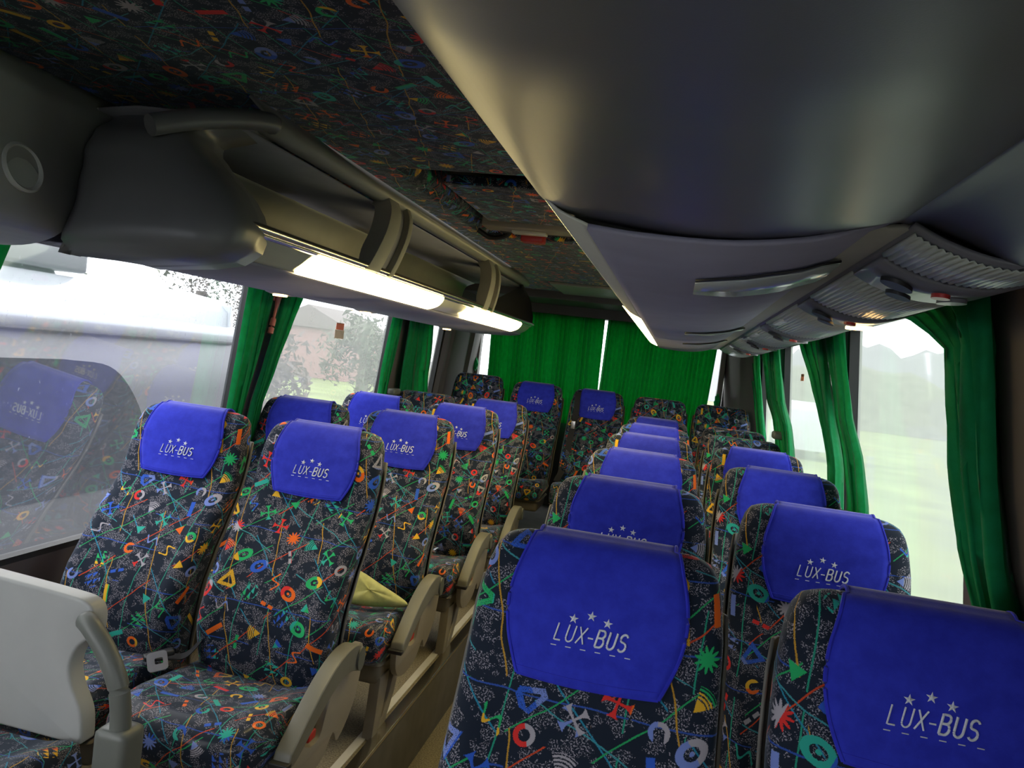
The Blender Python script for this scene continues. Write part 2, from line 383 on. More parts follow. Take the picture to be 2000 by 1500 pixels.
# rear step
tag(box('floor', (AISLE_L-.02, 5.45, ZA-.05), (AISLE_R+.02, YR, .0), M['riser'], bev=.006), kind='structure')
tag(box('floor', (-1.955, 5.62, .0), (.745, YR, .13), M['riser'], bev=.008), kind='structure')

def wall_mesh(side, wins, zs, zt, y0=YF, y1=YR):
    """leaning wall with rectangular window openings (y0,y1)"""
    w = wl if side == 'left' else wr; sg = -1 if side == 'left' else 1
    bm = bmesh.new()
    def patch(a, b, z0, z1, n=1):
        pts = []
        for z in (z0, z1):
            for dx in (0, .05*sg):
                for y in (a, b): pts.append(bm.verts.new((w(z)+dx, y, z)))
        A, B, C_, D, E, F_, G, H = pts
        for q in ((A, B, F_, E), (C_, D, H, G), (A, B, D, C_), (E, F_, H, G), (A, C_, G, E), (B, D, H, F_)): bm.faces.new(q)
    patch(y0, y1, -.1, .8 if zs > .8 else zs); 
    if zs > .8: patch(y0, y1, .8, zs)
    patch(y0, y1, zt, 2.10)
    edges = [y0] + [e for wn_ in wins for e in wn_] + [y1]
    for a, b in zip(edges[::2], edges[1::2]): patch(a, b, zs, zt)
    return tag(link('wall_'+side, done(bm, False), M['wall']), kind='structure')
LW = [(-1.2, .75), (.85, 3.10), (3.34, 4.85), (5.36, 5.98)]
RW = [(-1.2, .2), (1.88, 3.22), (3.48, 5.05), (5.35, 6.30)]  # first opening is out of view, kept small to limit daylight on near seats
wall_mesh('left', LW, .64, 1.74); wall_mesh('right', RW, .64, 1.77)
nwin = 0
def pane(side, a, b, zs, zt, mat):
    global nwin; nwin += 1
    w = wl if side == 'left' else wr; sg = -1 if side == 'left' else 1
    bm = bmesh.new()
    r = [[(w(z)+sg*.036, y, z) for y in (a, b)] for z in (zs, zt)]; add_grid(bm, r)
    o = link('window_%d' % nwin, done(bm, False), mat); tag(o, kind='structure')
    fr = bmesh.new()
    for ya, yb in ((a, a+.02), (b-.02, b)):
        add_grid(fr, [[(w(z)+sg*d, y, z) for (d, y) in ((.0, ya), (.0, yb), (.045, yb), (.045, ya))] for z in (zs, zt)], closed_u=True)
    for za, zb in ((zs, zs+.02), (zt-.035, zt)):
        add_grid(fr, [[(w(z)+sg*d, y, z) for (d, z) in ((.0, za), (.0, zb), (.045, zb), (.045, za))] for y in (a, b)], closed_u=True)
    link('window_frame', done(fr, False), M['rubber'], o); return o
for i, (a, b) in enumerate(LW): pane('left', a, b, .64, 1.74, M['glass'] if i < 2 else M['glass_blur'])
for a, b in RW: pane('right', a, b, .64, 1.77, M['glass_r'])
# rear wall with wide window
bm = bmesh.new()
add_box(bm, (-2.0, YR, -.3), (.80, YR+.05, .95)); add_box(bm, (-2.0, YR, 1.90), (.80, YR+.05, 2.10))
add_box(bm, (-2.0, YR, .95), (-1.87, YR+.05, 1.90)); add_box(bm, (.42, YR, .95), (.80, YR+.05, 1.90))
tag(link('wall_rear', done(bm, False), M['wall']), kind='structure')
nwin += 1
bm = bmesh.new(); add_grid(bm, [[(-1.87, YR+.03, .95), (.42, YR+.03, .95)], [(-1.87, YR+.03, 1.9), (.42, YR+.03, 1.9)]])
wo = tag(link('window_%d' % nwin, done(bm, False), M['glass_clear']), kind='structure')
# front bulkhead with unseen windscreen opening shaped to cut front light (behind the viewer)
bm = bmesh.new(); add_box(bm, (-2.0, YF-.05, -.4), (.80, YF, 1.0)); add_box(bm, (-2.0, YF-.05, 1.75), (.80, YF, 2.10)); add_box(bm, (-.5, YF-.05, 1.0), (.80, YF, 1.75))
tag(link('wall_front', done(bm, False), M['wall']), kind='structure')
# roof: fabric lining with a raised hatch opening
HY0, HY1, HX0, HX1 = 2.42, 3.72, -1.02, -.20
bm = bmesh.new(); ZC = 2.05
for (x0, x1, y0, y1) in ((-2.0, .80, YF, HY0), (-2.0, HX0, HY0, HY1), (HX1, .80, HY0, HY1), (-2.0, .80, HY1, 6.35)):
    add_grid(bm, [[(x0, y0, ZC), (x1, y0, ZC)], [(x0, y1, ZC), (x1, y1, ZC)]], uv=[[(x0, y0), (x1, y0)], [(x0, y1), (x1, y1)]])
# rounded lips falling up into the recess
def lip(pts_fn, n=6):
    rows = []; uvs = []
    for i in range(n+1):
        a = math.pi/2*i/n; r, u_ = pts_fn(.05*math.sin(a), .05*(1-math.cos(a))); rows.append(r); uvs.append(u_)
    rows.append([(p[0], p[1], 2.16) for p in rows[-1]]); uvs.append([(q[0]+.06, q[1]+.06) for q in uvs[-1]])
    add_grid(bm, rows, uv=uvs)
lip(lambda d, h: ([(HX0+d, HY0, ZC+h), (HX0+d, HY1, ZC+h)], [(HX0+d+h, HY0), (HX0+d+h, HY1)]))
lip(lambda d, h: ([(HX1-d, HY0, ZC+h), (HX1-d, HY1, ZC+h)], [(HX1-d-h, HY0), (HX1-d-h, HY1)]))
lip(lambda d, h: ([(HX0, HY0+d, ZC+h), (HX1, HY0+d, ZC+h)], [(HX0, HY0+d+h), (HX1, HY0+d+h)]))
lip(lambda d, h: ([(HX0, HY1-d, ZC+h), (HX1, HY1-d, ZC+h)], [(HX0, HY1-d-h), (HX1, HY1-d-h)]))
ce = tag(link('ceiling', done(bm, angle=60), M['fabric_roof']), kind='structure')
tag(box('ceiling', (-1.1, 2.3, 2.16), (-.1, 3.85, 2.19), M['dark'], bev=0), kind='structure')  # recess top coloured black to paint the dark depth of the hatch gap
tag(box('ceiling', (-2.0, YF, 2.2), (.80, YR+.05, 2.23), M['dark'], bev=0), kind='structure')
tag(box('ceiling', (-2.0, 6.30, 1.985), (.80, YR, 2.06), M['wall'], bev=.01), kind='structure')
tag(box('wall_rear', (-1.93, 6.93, 1.90), (.72, YR-.002, 2.0), M['wall'], bev=.006), kind='structure')
# roof hatch hanging in the opening
ht = empty('roof_hatch', (-.60, 3.1, 2.10)); tag(ht, 'fabric covered roof hatch set in the ceiling opening with handle and red tab', 'roof hatch')
bm = bmesh.new(); add_box(bm, (-.31, -.43, -.035), (.36, .27, .0), .012); bm.normal_update(); uv_plane(bm); link('hatch_panel', done(bm), M['fabric_roof'], ht)
box('hatch_frame', (-.34, .275, -.055), (.38, .40, -.01), M['beige'], ht, .006)
box('vent_strip', (-.21, .33, -.068), (-.05, .385, -.055), M['diff'], ht, .003)
bm = bmesh.new(); add_tube(bm, smooth_path([(-.40, .44, -.05), (-.34, .46, -.078), (-.27, .45, -.07), (-.24, .42, -.05), (-.28, .40, -.05)], 5), .012, 8); link('handle', done(bm), M['dark'], ht)
bm = bmesh.new(); add_box(bm, (-.19, .44, -.085), (-.08, .52, -.03), .008); link('red_tab', done(bm), M['red'], ht)
box('latch_plate', (-.32, .41, -.03), (.38, .58, -.015), M['dark'], ht, .004)
# rear ceiling access panel
tag(box('ceiling_panel', (-.98, 5.55, 2.030), (-.42, 6.28, 2.049), M['rack'], bev=.004), 'plain beige access panel in the ceiling near the rear curtains', 'ceiling panel')

# ================================================================== luggage racks
def mirror(p): return [(-1.2-x, z) for x, z in p]
front_edge = [(-1.00, 1.690), (-1.03, 1.655), (-1.07, 1.632)]
RY0, RY1 = 1.50, 5.20
rk = empty('luggage_rack', (-1.4, 1.5, 1.6)); tag(rk, 'open overhead luggage rack on the left with lit strip along its lower edge', 'luggage rack')
ox = Vector((1.4, -1.5, -1.6))
def sh(prof): return [(x+1.4, z-1.6) for x, z in prof]
def yy(y): return y-1.5
def roundcap(prof, y0, y1, parent, mat, name, n=8, depth=.12, cx=-1.45, cz=1.78, base=None):
    bm = bmesh.new(); rows = []
    for i in range(n+1):
        a = math.pi/2*i/n; k_ = math.cos(a)*.98+.02; yq = y0 + (y1-y0)*math.sin(a)
        rows.append([(cx+(x-cx)*k_, yq, cz+(z-cz)*k_) for x, z in prof])
    add_grid(bm, rows); 
    return link(name, done(bm, angle=70), mat, parent)
top_rail = [(-1.13, 2.046), (-1.078, 2.000), (-1.075, 1.984), (-1.088, 1.970), (-1.12, 1.968)]
ribbon('top_rail', sh(top_rail), yy(1.76), yy(5.28), M['rack'], rk)
ribbon('inner_liner', sh([(-1.12, 1.955), (-1.35, 1.965), (-1.46, 1.955)]), yy(1.64), yy(5.25), M['rack_in'], rk)
bk = [(-1.46, 1.955), (-1.52, 1.925), (-1.545, 1.86), (-1.54, 1.76), (-1.50, 1.70), (-1.40, 1.675), (-1.10, 1.675), (-1.02, 1.70)]
ribbon('back_panel', sh([(p.x, p.y) for p in smooth_path([(a, b, 0) for a, b in bk], 4)]), yy(1.64), yy(5.25), M['rack'], rk)
bm = bmesh.new(); add_tube(bm, [(-.999+1.4, yy(1.60), 1.702-1.6), (-.999+1.4, yy(5.18), 1.702-1.6)], .012, 12); link('front_rail', done(bm), M['chrome'], rk)
bm = bmesh.new(); add_tube(bm, [(-1.004+1.4, yy(1.60), 1.686-1.6), (-1.004+1.4, yy(5.15), 1.686-1.6)], .006, 8); link('lower_rail', done(bm), M['chrome'], rk)
fe = [(p.x, p.y) for p in smooth_path([(a, b, 0) for a, b in front_edge], 4)]
# housing behind the diffusers, lit tubes, unlit lengths
def lit_strip(prof, y0, y1, parent, label, off):
    P = prof; n = len(P); rows = []; bm = bmesh.new(); r = .045
    for i, (x, z) in enumerate(P):
        t = 2*i/(n-1)-1; e = r*(1-math.sqrt(max(0, 1-(t*.98)**2)))
        rows.append([(x+off[0], y0+e, z+off[1]), (x+off[0], (y0+y1)/2, z+off[1]), (x+off[0], y1-e, z+off[1])])
    add_grid(bm, rows); o = link('lit_diffuser', done(bm), M['lamp'], parent); o['label'] = label
    md = o.modifiers.new('thickness', 'SOLIDIFY'); md.thickness = .002; md.offset = 0; return o
ribbon('diffuser', sh(fe), yy(1.60), yy(5.12), M['diff'], rk, .004)
lit_strip(sh(fe), yy(1.93), yy(3.16), rk, 'long glowing warm white light strip', (.004, -.004))
lit_strip(sh(fe), yy(3.60), yy(4.84), rk, 'rear glowing warm white light strip', (.004, -.004))
un = [(-1.07, 1.630), (-1.12, 1.617), (-1.25, 1.608), (-1.42, 1.605), (-1.55, 1.613), (-1.70, 1.640), (-1.90, 1.70)]
unp = [(p.x, p.y) for p in smooth_path([(a, b, 0) for a, b in un], 3)]
ribbon('underside', sh(unp), yy(1.52), yy(5.15), M['under'], rk)
# rear end closes in a rounded nose
prof_all = top_rail[1:4] + [(-1.02, 1.86), (-.99, 1.75), (-.99, 1.70)] + fe + unp[1:]
roundcap([(x+1.4, z-1.6) for x, z in prof_all], yy(5.12), yy(5.34), rk, M['cap'], 'rear_end_cap', cx=.05-.1, cz=.18)
def shear(o):
    for v in o.data.vertices: v.co.y -= (1.985-1.6-v.co.z)*1.12
for yq in (2.60, 4.08):       # swept C-shaped ribs bridging the opening
    o1 = [(-1.075, 1.985), (-1.035, 1.93), (-1.005, 1.85), (-.99, 1.76), (-.985, 1.69), (-1.02, 1.69), (-1.05, 1.76), (-1.065, 1.84), (-1.10, 1.93), (-1.14, 1.955)]
    pa = [(p.x, p.y) for p in smooth_path([(a, b, 0) for a, b in o1[:5]], 4)] + [(p.x, p.y) for p in smooth_path([(a, b, 0) for a, b in o1[5:]], 4)]
    shear(prism('divider_rib', sh(pa), 'y', yy(yq), yy(yq)+.10, M['rack'], rk, .012))
    shear(prism('divider_rib', sh(pa), 'y', yy(yq)+.185, yy(yq)+.225, M['rack'], rk, .008))
    shear(prism('divider_web', sh([(x-.022, z) for x, z in pa]), 'y', yy(yq)+.095, yy(yq)+.19, M['rack_in'], rk, .003))
# front cap: moulded solid end with a nose
XS = [(1.585, -1.40), (1.64, -1.385), (1.70, -1.378), (1.78, -1.388), (1.86, -1.415), (1.92, -1.44), (1.97, -1.47), (2.045, -1.62)]
XR = [(1.585, -1.26), (1.594, -1.17), (1.603, -1.075), (1.618, -1.022), (1.645, -.990), (1.69, -.982), (1.73, -1.000), (1.77, -1.03), (1.81, -1.075), (1.85, -1.118), (1.885, -1.152), (1.91, -1.165), (1.94, -1.145), (1.97, -1.110), (2.0, -1.10), (2.045, -1.16)]
YL0 = [(1.585, 1.47), (1.75, 1.51), (1.83, 1.54), (1.89, 1.59), (1.95, 1.68), (2.0, 1.80), (2.045, 1.93)]
YR0 = [(1.585, 1.50), (1.80, 1.535), (1.88, 1.54), (1.91, 1.57), (1.95, 1.65), (2.0, 1.77), (2.045, 1.87)]
bm = bmesh.new(); rows = []
for i in range(31):
    z = 1.585 + .46*i/30; xs, xr, ya, yb = interp(XS, z), interp(XR, z), interp(YL0, z), interp(YR0, z); row = []
    bul = .035*sst(1.585, 1.66, z)*(1-sst(1.84, 1.95, z))
    pull = .05*(1-sst(1.585, 1.625, z))
    row.append((xs-.01, ya+.10, z)); row.append((xs-.003, ya+.03, z))
    for j in range(13):
        t = j/12; row.append((xs+(xr-.012-xs)*t, ya+(yb-ya)*t - bul*math.sin(math.pi*min(1, t*1.05))**.7 + pull + .010*(1-sst(0, .12, t)) + .014*sst(.9, 1, t), z))
    row += [(xr-.002, yb+.030+pull, z), (xr, yb+.06+pull, z), (xr-.004, yb+.11, z), (xr-.03, yb+.20, z)]
    rows.append(row)
add_grid(bm, rows)
o = link('front_end_cap', done(bm, angle=80), M['cap'], rk); o.location = ox
md = o.modifiers.new('thickness', 'SOLIDIFY'); md.thickness = .006; md.offset = 0
bm = bmesh.new(); add_tube(bm, smooth_path([(-1.20, 1.50, 1.885), (-1.155, 1.58, 1.925), (-1.115, 1.68, 1.962), (-1.085, 1.77, 1.985), (-1.08, 1.80, 1.987)], 6), .028, 10, (1, .9)); o = link('rail_bracket', done(bm), M['cap'], rk); o.location = ox
# spots under the rack
for i, yq in enumerate((2.77, 3.62, 5.02)):
    bm = bmesh.new()
    g = bmesh.ops.create_uvsphere(bm, u_segments=20, v_segments=8, radius=1.0)
    for v in g['verts']: v.co = Vector((-1.56+v.co.x*.06, yq+.03+v.co.y*.10, 1.616+v.co.z*.014))
    o = link('spot_housing', done(bm), M['under'], rk); o.location = ox
    bm = bmesh.new(); g = bmesh.ops.create_cone(bm, cap_ends=True, segments=20, radius1=.028, radius2=.028, depth=.01)
    for v in g['verts']: v.co += Vector((-1.555, yq, 1.603))
    s_o = link('reading_spot', done(bm), M['spot'], o)
# front duct housing above the first window
fh = empty('duct_housing', (-1.6, 0, 1.6)); tag(fh, 'dark grey moulded duct housing at top left with a round button cap', 'duct housing')
hp = [(-1.64, 2.042), (-1.53, 2.0), (-1.455, 1.94), (-1.42, 1.86), (-1.398, 1.76), (-1.39, 1.68), (-1.41, 1.62), (-1.50, 1.592), (-1.65, 1.60), (-1.85, 1.66)]
hpp = [(p.x+1.6, p.y-1.6) for p in smooth_path([(a, b, 0) for a, b in hp], 5)]
bm = bmesh.new(); rows = []
for i in range(5):
    rows.append([(x, -1.8 + ((interp(YL0, z+1.6)+.02 - .02*(1-sst(1.585, 1.66, z+1.6)))+1.8)*(i/4), z) for x, z in hpp])
add_grid(bm, rows); o = link('housing_shell', done(bm, angle=60), M['housing'], fh); md = o.modifiers.new('thickness', 'SOLIDIFY'); md.thickness = .008; md.offset = 0
bm = bmesh.new(); rows = []
for k_, dx in ((1.0, 0), (1.0, .008), (.9, .012), (.82, .008), (.8, .004), (.4, .006), (.01, .006)):
    rows.append([(-1.408+1.6+dx - .25*math.sin(t)*.052*k_, 1.37+math.cos(t)*.052*k_, 1.745-1.6+math.sin(t)*.052*k_) for t in [2*math.pi*j/32 for j in range(32)]])
add_grid(bm, rows, closed_u=True); bc = link('button_cap', done(bm), M['housing'], fh); bc.location.x = .012
# ---------------- right rack
rr_ = empty('luggage_rack', (.2, 1.0, 1.6)); tag(rr_, 'overhead rack on the right with lilac underside and ribbed service panels', 'luggage rack')
def s2(prof): return [(x-.2, z-1.6) for x, z in prof]
ribbon('top_rail', s2(mirror(top_rail)), 0, 4.28, M['rack'], rr_)
ribbon('inner_liner', s2(mirror([(-1.12, 1.955), (-1.35, 1.965), (-1.46, 1.955)])), 0, 4.25, M['rack_in'], rr_)
ribbon('back_panel', s2(mirror([(p.x, p.y) for p in smooth_path([(a, b, 0) for a, b in bk], 4)])), 0, 4.25, M['rack'], rr_)
bm = bmesh.new(); add_tube(bm, [(-.201-.2, 0.0, .102), (-.201-.2, 4.18, .102)], .012, 12); link('front_rail', done(bm), M['chrome'], rr_)
rfe = [(-.202, 1.690), (-.175, 1.665), (-.133, 1.648)]
fr_ = [(p.x, p.y) for p in smooth_path([(a, b, 0) for a, b in rfe], 4)]
ribbon('diffuser', s2(fr_), -.02, 4.15, M['diff'], rr_, .004)
lit_strip(s2(fr_), 1.60, 3.92, rr_, 'glowing light strip on the right rack edge', (-.004, -.004))
ru = [(-.133, 1.646), (-.06, 1.640), (.05, 1.640), (.15, 1.655), (.222, 1.682)]
ribbon('underside', s2([(p.x, p.y) for p in smooth_path([(a, b, 0) for a, b in ru], 4)]), -.02, 4.15, M['under'], rr_)
ribbon('lamp_channel', s2([(.222, 1.684), (.226, 1.692), (.246, 1.692), (.25, 1.682)]), -.02, 4.15, M['dark'], rr_, .003)
pu = [(.25, 1.680), (.29, 1.660), (.35, 1.644), (.41, 1.646), (.47, 1.668), (.53, 1.70), (.66, 1.765)]
pup = [(p.x, p.y) for p in smooth_path([(a, b, 0) for a, b in pu], 5)]
ribbon('service_channel', s2(pup), -.02, 4.15, M['psu'], rr_, .006)
def ripple(prof, y0, y1, n_c, parent, mat, amp=.0016):
    """ribbed lens over the channel: fine ridges running along the bus"""
    P = [Vector((a, b, 0)) for a, b in prof]; bm = bmesh.new(); pts = []
    L = [0.0]
    for a, b in zip(P, P[1:]): L.append(L[-1]+(b-a).length)
    N = n_c*4
    for i in range(N+1):
        s = L[-1]*i/N
        j = max(q for q in range(len(L)-1) if L[q] <= s+1e-9); t = (s-L[j])/(L[j+1]-L[j]); c = P[j].lerp(P[j+1], t)
        d = (P[j+1]-P[j]).normalized(); nn = Vector((d.y, -d.x, 0)); 
        if nn.y > 0: nn = -nn
        w_ = .006 + amp*(1-abs((i % 4)-2)/1.0)
        pts.append((c.x+nn.x*w_, c.y+nn.y*w_))
    return ribbon('ribbed_panel', pts, y0, y1, mat, parent, .002, smooth=20)
seg = pup[1:-6]
pods = [1.22, 1.80, 2.62, 3.40, 4.18]
ye = [.99] + [q for p_ in pods for q in (p_-.07, p_+.10)] + [5.12]
for a, b in zip(ye[::2], ye[1::2]):
    if b-a > .06: ripple(s2(seg), a-1.0+.006, b-1.0-.006, 30, rr_, M['lens'])
for i, yq in enumerate(pods):
    y = yq-1.0
    pl = ribbon('control_pod', s2([(x, z-.007) for x, z in seg]), y-.066, y+.096, M['psu'], rr_, .010)
    def disc(nm, x, yc, rx, ry, mat, zo=-.019):
        z = None
        for (a, p_), (b, q_) in zip(seg, seg[1:]):
            if a <= x <= b: z = p_+(q_-p_)*(x-a)/(b-a); sl = (q_-p_)/(b-a)
        bm = bmesh.new(); g = bmesh.ops.create_cone(bm, cap_ends=True, segments=24, radius1=1, radius2=1, depth=.006)
        for v in g['verts']: v.co = Vector((v.co.x*rx, v.co.y*ry, v.co.z+v.co.x*rx*sl))
        o = link(nm, done(bm), mat, pl); o.location = (x-.2, yc, z-1.6+zo); return o
    disc('reading_lamp', .385, y+.035, .030 if i == 1 else .020, .034 if i == 1 else .024, M['spot'] if i == 1 else M['psu'], -.019 if i == 1 else -.0155)
    disc('air_nozzle', .295, y-.01, .022, .024, M['dark'])
    disc('air_nozzle', .315, y+.055, .018, .020, M['dark'])
    disc('call_button', .350, y-.03, .012, .016, M['red'])
for i in range(26):
    yq = 1.06+i*.15
    bm = bmesh.new(); add_box(bm, (.227-.2, yq-1.0, 1.680-1.6), (.243-.2, yq-1.0+.035, 1.688-1.6), .002)
    o = link('channel_bulb' if i in (1, 6, 7) else 'channel_slot', done(bm), M['orange'] if i in (1, 6) else M['dark'], rr_)
# glossy flaps across the underside
for i, (ya, yb) in enumerate(((1.24, 1.50), (2.86, 3.02), (3.82, 3.92))):
    fl_p = [(.012, 1.640), (.08, 1.643), (.15, 1.655), (.215, 1.677)]
    bm = bmesh.new(); rows = []
    for j in range(9):
        t = j/8; x = .012+.205*t; z = interp(fl_p, x)-.010; w_ = (yb-ya)*(.35+.65*math.sin(math.pi*(.15+.6*t))); ym = ya+(yb-ya)*(.62-.25*t)
        rows.append([(x-.2, ym-w_/2-1.0, z-1.6), (x-.2, ym-1.0, z-1.603), (x-.2, ym+w_/2-1.0, z-1.6)])
    add_grid(bm, rows); fl = link('glossy_flap', done(bm), M['flap'], rr_); md = fl.modifiers.new('thickness', 'SOLIDIFY'); md.thickness = .004
    bm = bmesh.new(); add_grid(bm, [[(r[0][0], r[0][1]-.016, r[0][2]+.002), (r[0][0], r[0][1], r[0][2]+.001)] for r in rows]); sl_ = link('flap_slot', done(bm), M['dark'], fl); md = sl_.modifiers.new('thickness', 'SOLIDIFY'); md.thickness = .003
# stickers and white tabs in the channel
for ya in (2.25, 2.95, 3.25):
    bm = bmesh.new(); add_box(bm, (.262-.2, ya-1, 1.655-1.6), (.288-.2, ya-1+.16, 1.662-1.6), .002); link('paper_label', done(bm), M['white_tab'], rr_)
# end nose of the right rack
re_prof = [(-.12, 1.99), (-.19, 1.86), (-.21, 1.75)] + fr_ + ru[1:] + pu[1:]
bm = bmesh.new(); rows = []
for i in range(9):
    a = math.pi/2*i/8; k_ = math.cos(a)*.98+.02
    rows.append([(.1+(x-.2+.0-.1)*k_, 4.12+.20*math.sin(a), .2+(z-1.6-.2)*k_) for x, z in re_prof])
add_grid(bm, rows); link('rear_end_cap', done(bm, angle=70), M['cap'], rr_)
# big moulded front cover of the right rack
fc = empty('front_rack_cover', (0, 0, 1.65)); tag(fc, 'large smooth dark grey moulded cover overhead at top right', 'rack cover')
cpr = [(-.12, 2.04), (-.17, 1.95), (-.205, 1.82), (-.215, 1.74), (-.210, 1.70), (-.185, 1.678), (-.14, 1.664), (-.04, 1.652), (.04, 1.650), (.12, 1.658), (.19, 1.673), (.238, 1.688)]
cpp = [(p.x, p.y-1.65) for p in smooth_path([(a, b, 0) for a, b in cpr], 5)]
ribbon('cover_shell', cpp, -1.2, 1.0, M['cap'], fc, .008, ny=4)
cp2 = [(.238, 1.688), (.268, 1.683), (.31, 1.668), (.36, 1.647), (.41, 1.640), (.47, 1.66), (.56, 1.72), (.615, 1.75)]
ribbon('cover_wing', [(p.x, p.y-1.65) for p in smooth_path([(a, b, 0) for a, b in cp2], 5)], -1.2, 1.0, M['cap'], fc, .008, ny=4)

# ================================================================== seats
YFt = [(.36, -.270), (.44, -.300), (.55, -.306), (.62, -.284), (.70, -.232), (.78, -.170), (.85, -.112), (.91, -.068), (.98, -.046), (1.06, -.030), (1.11, -.014), (1.135, .000), (1.150, .022), (1.157, .045)]
YBt = [(.36, -.160), (.50, -.150), (.60, -.130), (.70, -.085), (.80, -.030), (.90, .022), (1.00, .060), (1.08, .088), (1.12, .098), (1.14, .092), (1.150, .076), (1.157, .058)]
HWt = [(.36, .208), (.50, .220), (.90, .221), (1.02, .218), (1.09, .209), (1.125, .199), (1.142, .186), (1.152, .168), (1.157, .145)]
def sec(z, x):
    """front surface y of the backrest at height z, lateral x"""
    yf, yb, hw = interp(YFt, z), interp(YBt, z), interp(HWt, z)
    q = min(1, abs(x)/hw); n = 4.2; d = (1-q**n)**(1/n)
    bol = -.020*sst(.55, .85, q)*sst(.44, .55, z)*(1-sst(.80, .92, z)) + .008*(1-q*q)*sst(.44, .55, z)*(1-sst(.80, .95, z))
    yc = (yf+yb)/2; return yc - (yb-yf)/2*d + bol*d
def backrest_mesh():
    bm = bmesh.new(); zs = [.36+.79*i/26 for i in range(26)]
    zs = [z for z in zs if z < 1.08] + [1.08, 1.095, 1.11, 1.122, 1.133, 1.142, 1.149, 1.154, 1.157]
    N = 64; rows = []; uvs = []; vlen = 0; prev = None
    for z in zs:
        yf, yb, hw = interp(YFt, z), interp(YBt, z), interp(HWt, z); yc, t = (yf+yb)/2, (yb-yf)/2
        if prev is not None: vlen += math.dist(prev, (yf, z))
        prev = (yf, z); row = []; ur = []; s = 0; pp = None
        for j in range(N+1):
            a = math.pi/2 + 2*math.pi*j/N        # start at the middle of the back
            c, s_ = math.cos(a), math.sin(a); e = 2/4.2
            x = hw*math.copysign(abs(c)**e, c); y = yc + t*math.copysign(abs(s_)**e, s_)
            if s_ < 0: y = sec(z, x)
            if pp: s += math.dist(pp, (x, y))
            pp = (x, y); ur.append(s); row.append((x, y, z))
        half = ur[N//2]; uvs.append([(u_-half, vlen) for u_ in ur]); rows.append(row[:-1])
    V = add_grid(bm, rows, closed_u=True, uv=uvs)
    lay = uvl(bm)
    for r in (V[-1], V[0]):
        f = bm.faces.new(r)
        for lp in f.loops: lp[lay].uv = (lp.vert.co.x, vlen+lp.vert.co.y*.5)
    return done(bm, angle=60, name='backrest')
def shell_mesh():
    """plastic shell hugging the back of the backrest"""
    bm = bmesh.new(); rows = []
    for i in range(16):
        z = .34+.72*i/15; yb, hw, yf = interp(YBt, max(z, .36)), interp(HWt, max(z, .36)), interp(YFt, max(z, .36)); yc = (yf+yb)/2
        t = (yb-yc); row = []
        for j in range(25):
            a = math.pi*(j/24)*.92 + math.pi*.04; c, s_ = math.cos(a), math.sin(a); e = 2/4.2
            row.append(((hw+.006)*math.copysign(abs(c)**e, c), yc + (t+.012)*abs(s_)**e, z))
        rows.append(row)
    add_grid(bm, rows); return done(bm, angle=60, name='back_shell')
# path of the cover over the crown: list of (y,z)
def cover_path():
    p = []
    zb = .934
    for i in range(22): z = zb+(1.150-zb)*i/21; p.append(('f', z))
    for i in range(1, 6): p.append(('t', i/6))
    for i in range(9): z = 1.150-(1.150-1.0)*i/8; p.append(('b', z))
    return p
def cpos(kind, z, x, off):
    if kind == 'f':
        y = sec(z, x); dz = .004; n = Vector((0, -dz*2, (sec(z+dz, x)-sec(z-dz, x)))).normalized() if z < 1.146 else Vector((0, -.6, .8))
        hw = interp(HWt, z)
        n = Vector((0, -2*dz, sec(min(z+dz, 1.156), x)-sec(z-dz, x))); n.normalize()
        return Vector((x, y, z)) + n*off + (Vector((0, 0, off*.6*sst(1.12, 1.15, z))))
    if kind == 't':
        a = cpos('f', 1.150, x, off); b = cpos('b', 1.150, x, off); q = a.lerp(b, z); q.z = 1.150 + (off*.6) + .012*math.sin(math.pi*z); return q
    yf, yb, hw = interp(YFt, z), interp(YBt, z), interp(HWt, z); q = min(1, abs(x)/hw); n_ = 4.2; d = (1-q**n_)**(1/n_)
    return Vector((x, (yf+yb)/2+(yb-yf)/2*d+off, z+off*.6*sst(1.12, 1.15, z)))
def chw(kind, z):
    if kind != 'f': return .121
    t = (z-.934)/(1.150-.934); return .117 + .034*math.sin(math.pi*min(1, max(0, t*.92+.02)))**.9 + .004*t
def cover_mesh():
    bm = bmesh.new(); rows = []
    for kd, z in cover_path():
        hw = chw(kd, z); row = []
        for j in range(19):
            x = hw*(j/9-1); dz = 0
            if kd == 'f' and z < .95: dz = -.006*math.cos(x/hw*1.4)
            row.append(cpos(kd, z+dz, x, .007))
        rows.append(row)
    add_grid(bm, rows); return done(bm, angle=180, name='headrest_cover')
def piping_mesh():
    bm = bmesh.new()
    for sg in (-1, 1):
        path = [cpos(kd, z, sg*chw(kd, z), .007) for kd, z in cover_path()]
        add_tube(bm, path, .0036, 6)
    path = [cpos('f', .934-.006*math.cos(x/chw('f', .934)*1.4), x, .007) for x in [chw('f', .934)*(j/10-1) for j in range(21)]]
    add_tube(bm, path, .0020, 6)
    path = [cpos('f', .946-.006*math.cos(x/chw('f', .934)*1.4), x, .0085) for x in [chw('f', .94)*(j/10-1) for j in range(21)]]
    add_tube(bm, path, .0010, 4)
    return done(bm, name='piping')
TX, TZ, TH = -.002, 1.011, .027
def on_cover(u_, v_, off=.0105): return cpos('f', TZ+v_, TX+u_, off)
def arc(cx_, cy_, rx, ry, a0, a1, n=8): return [(cx_+rx*math.cos(R(a0+(a1-a0)*i/n)), cy_+ry*math.sin(R(a0+(a1-a0)*i/n))) for i in range(n+1)]
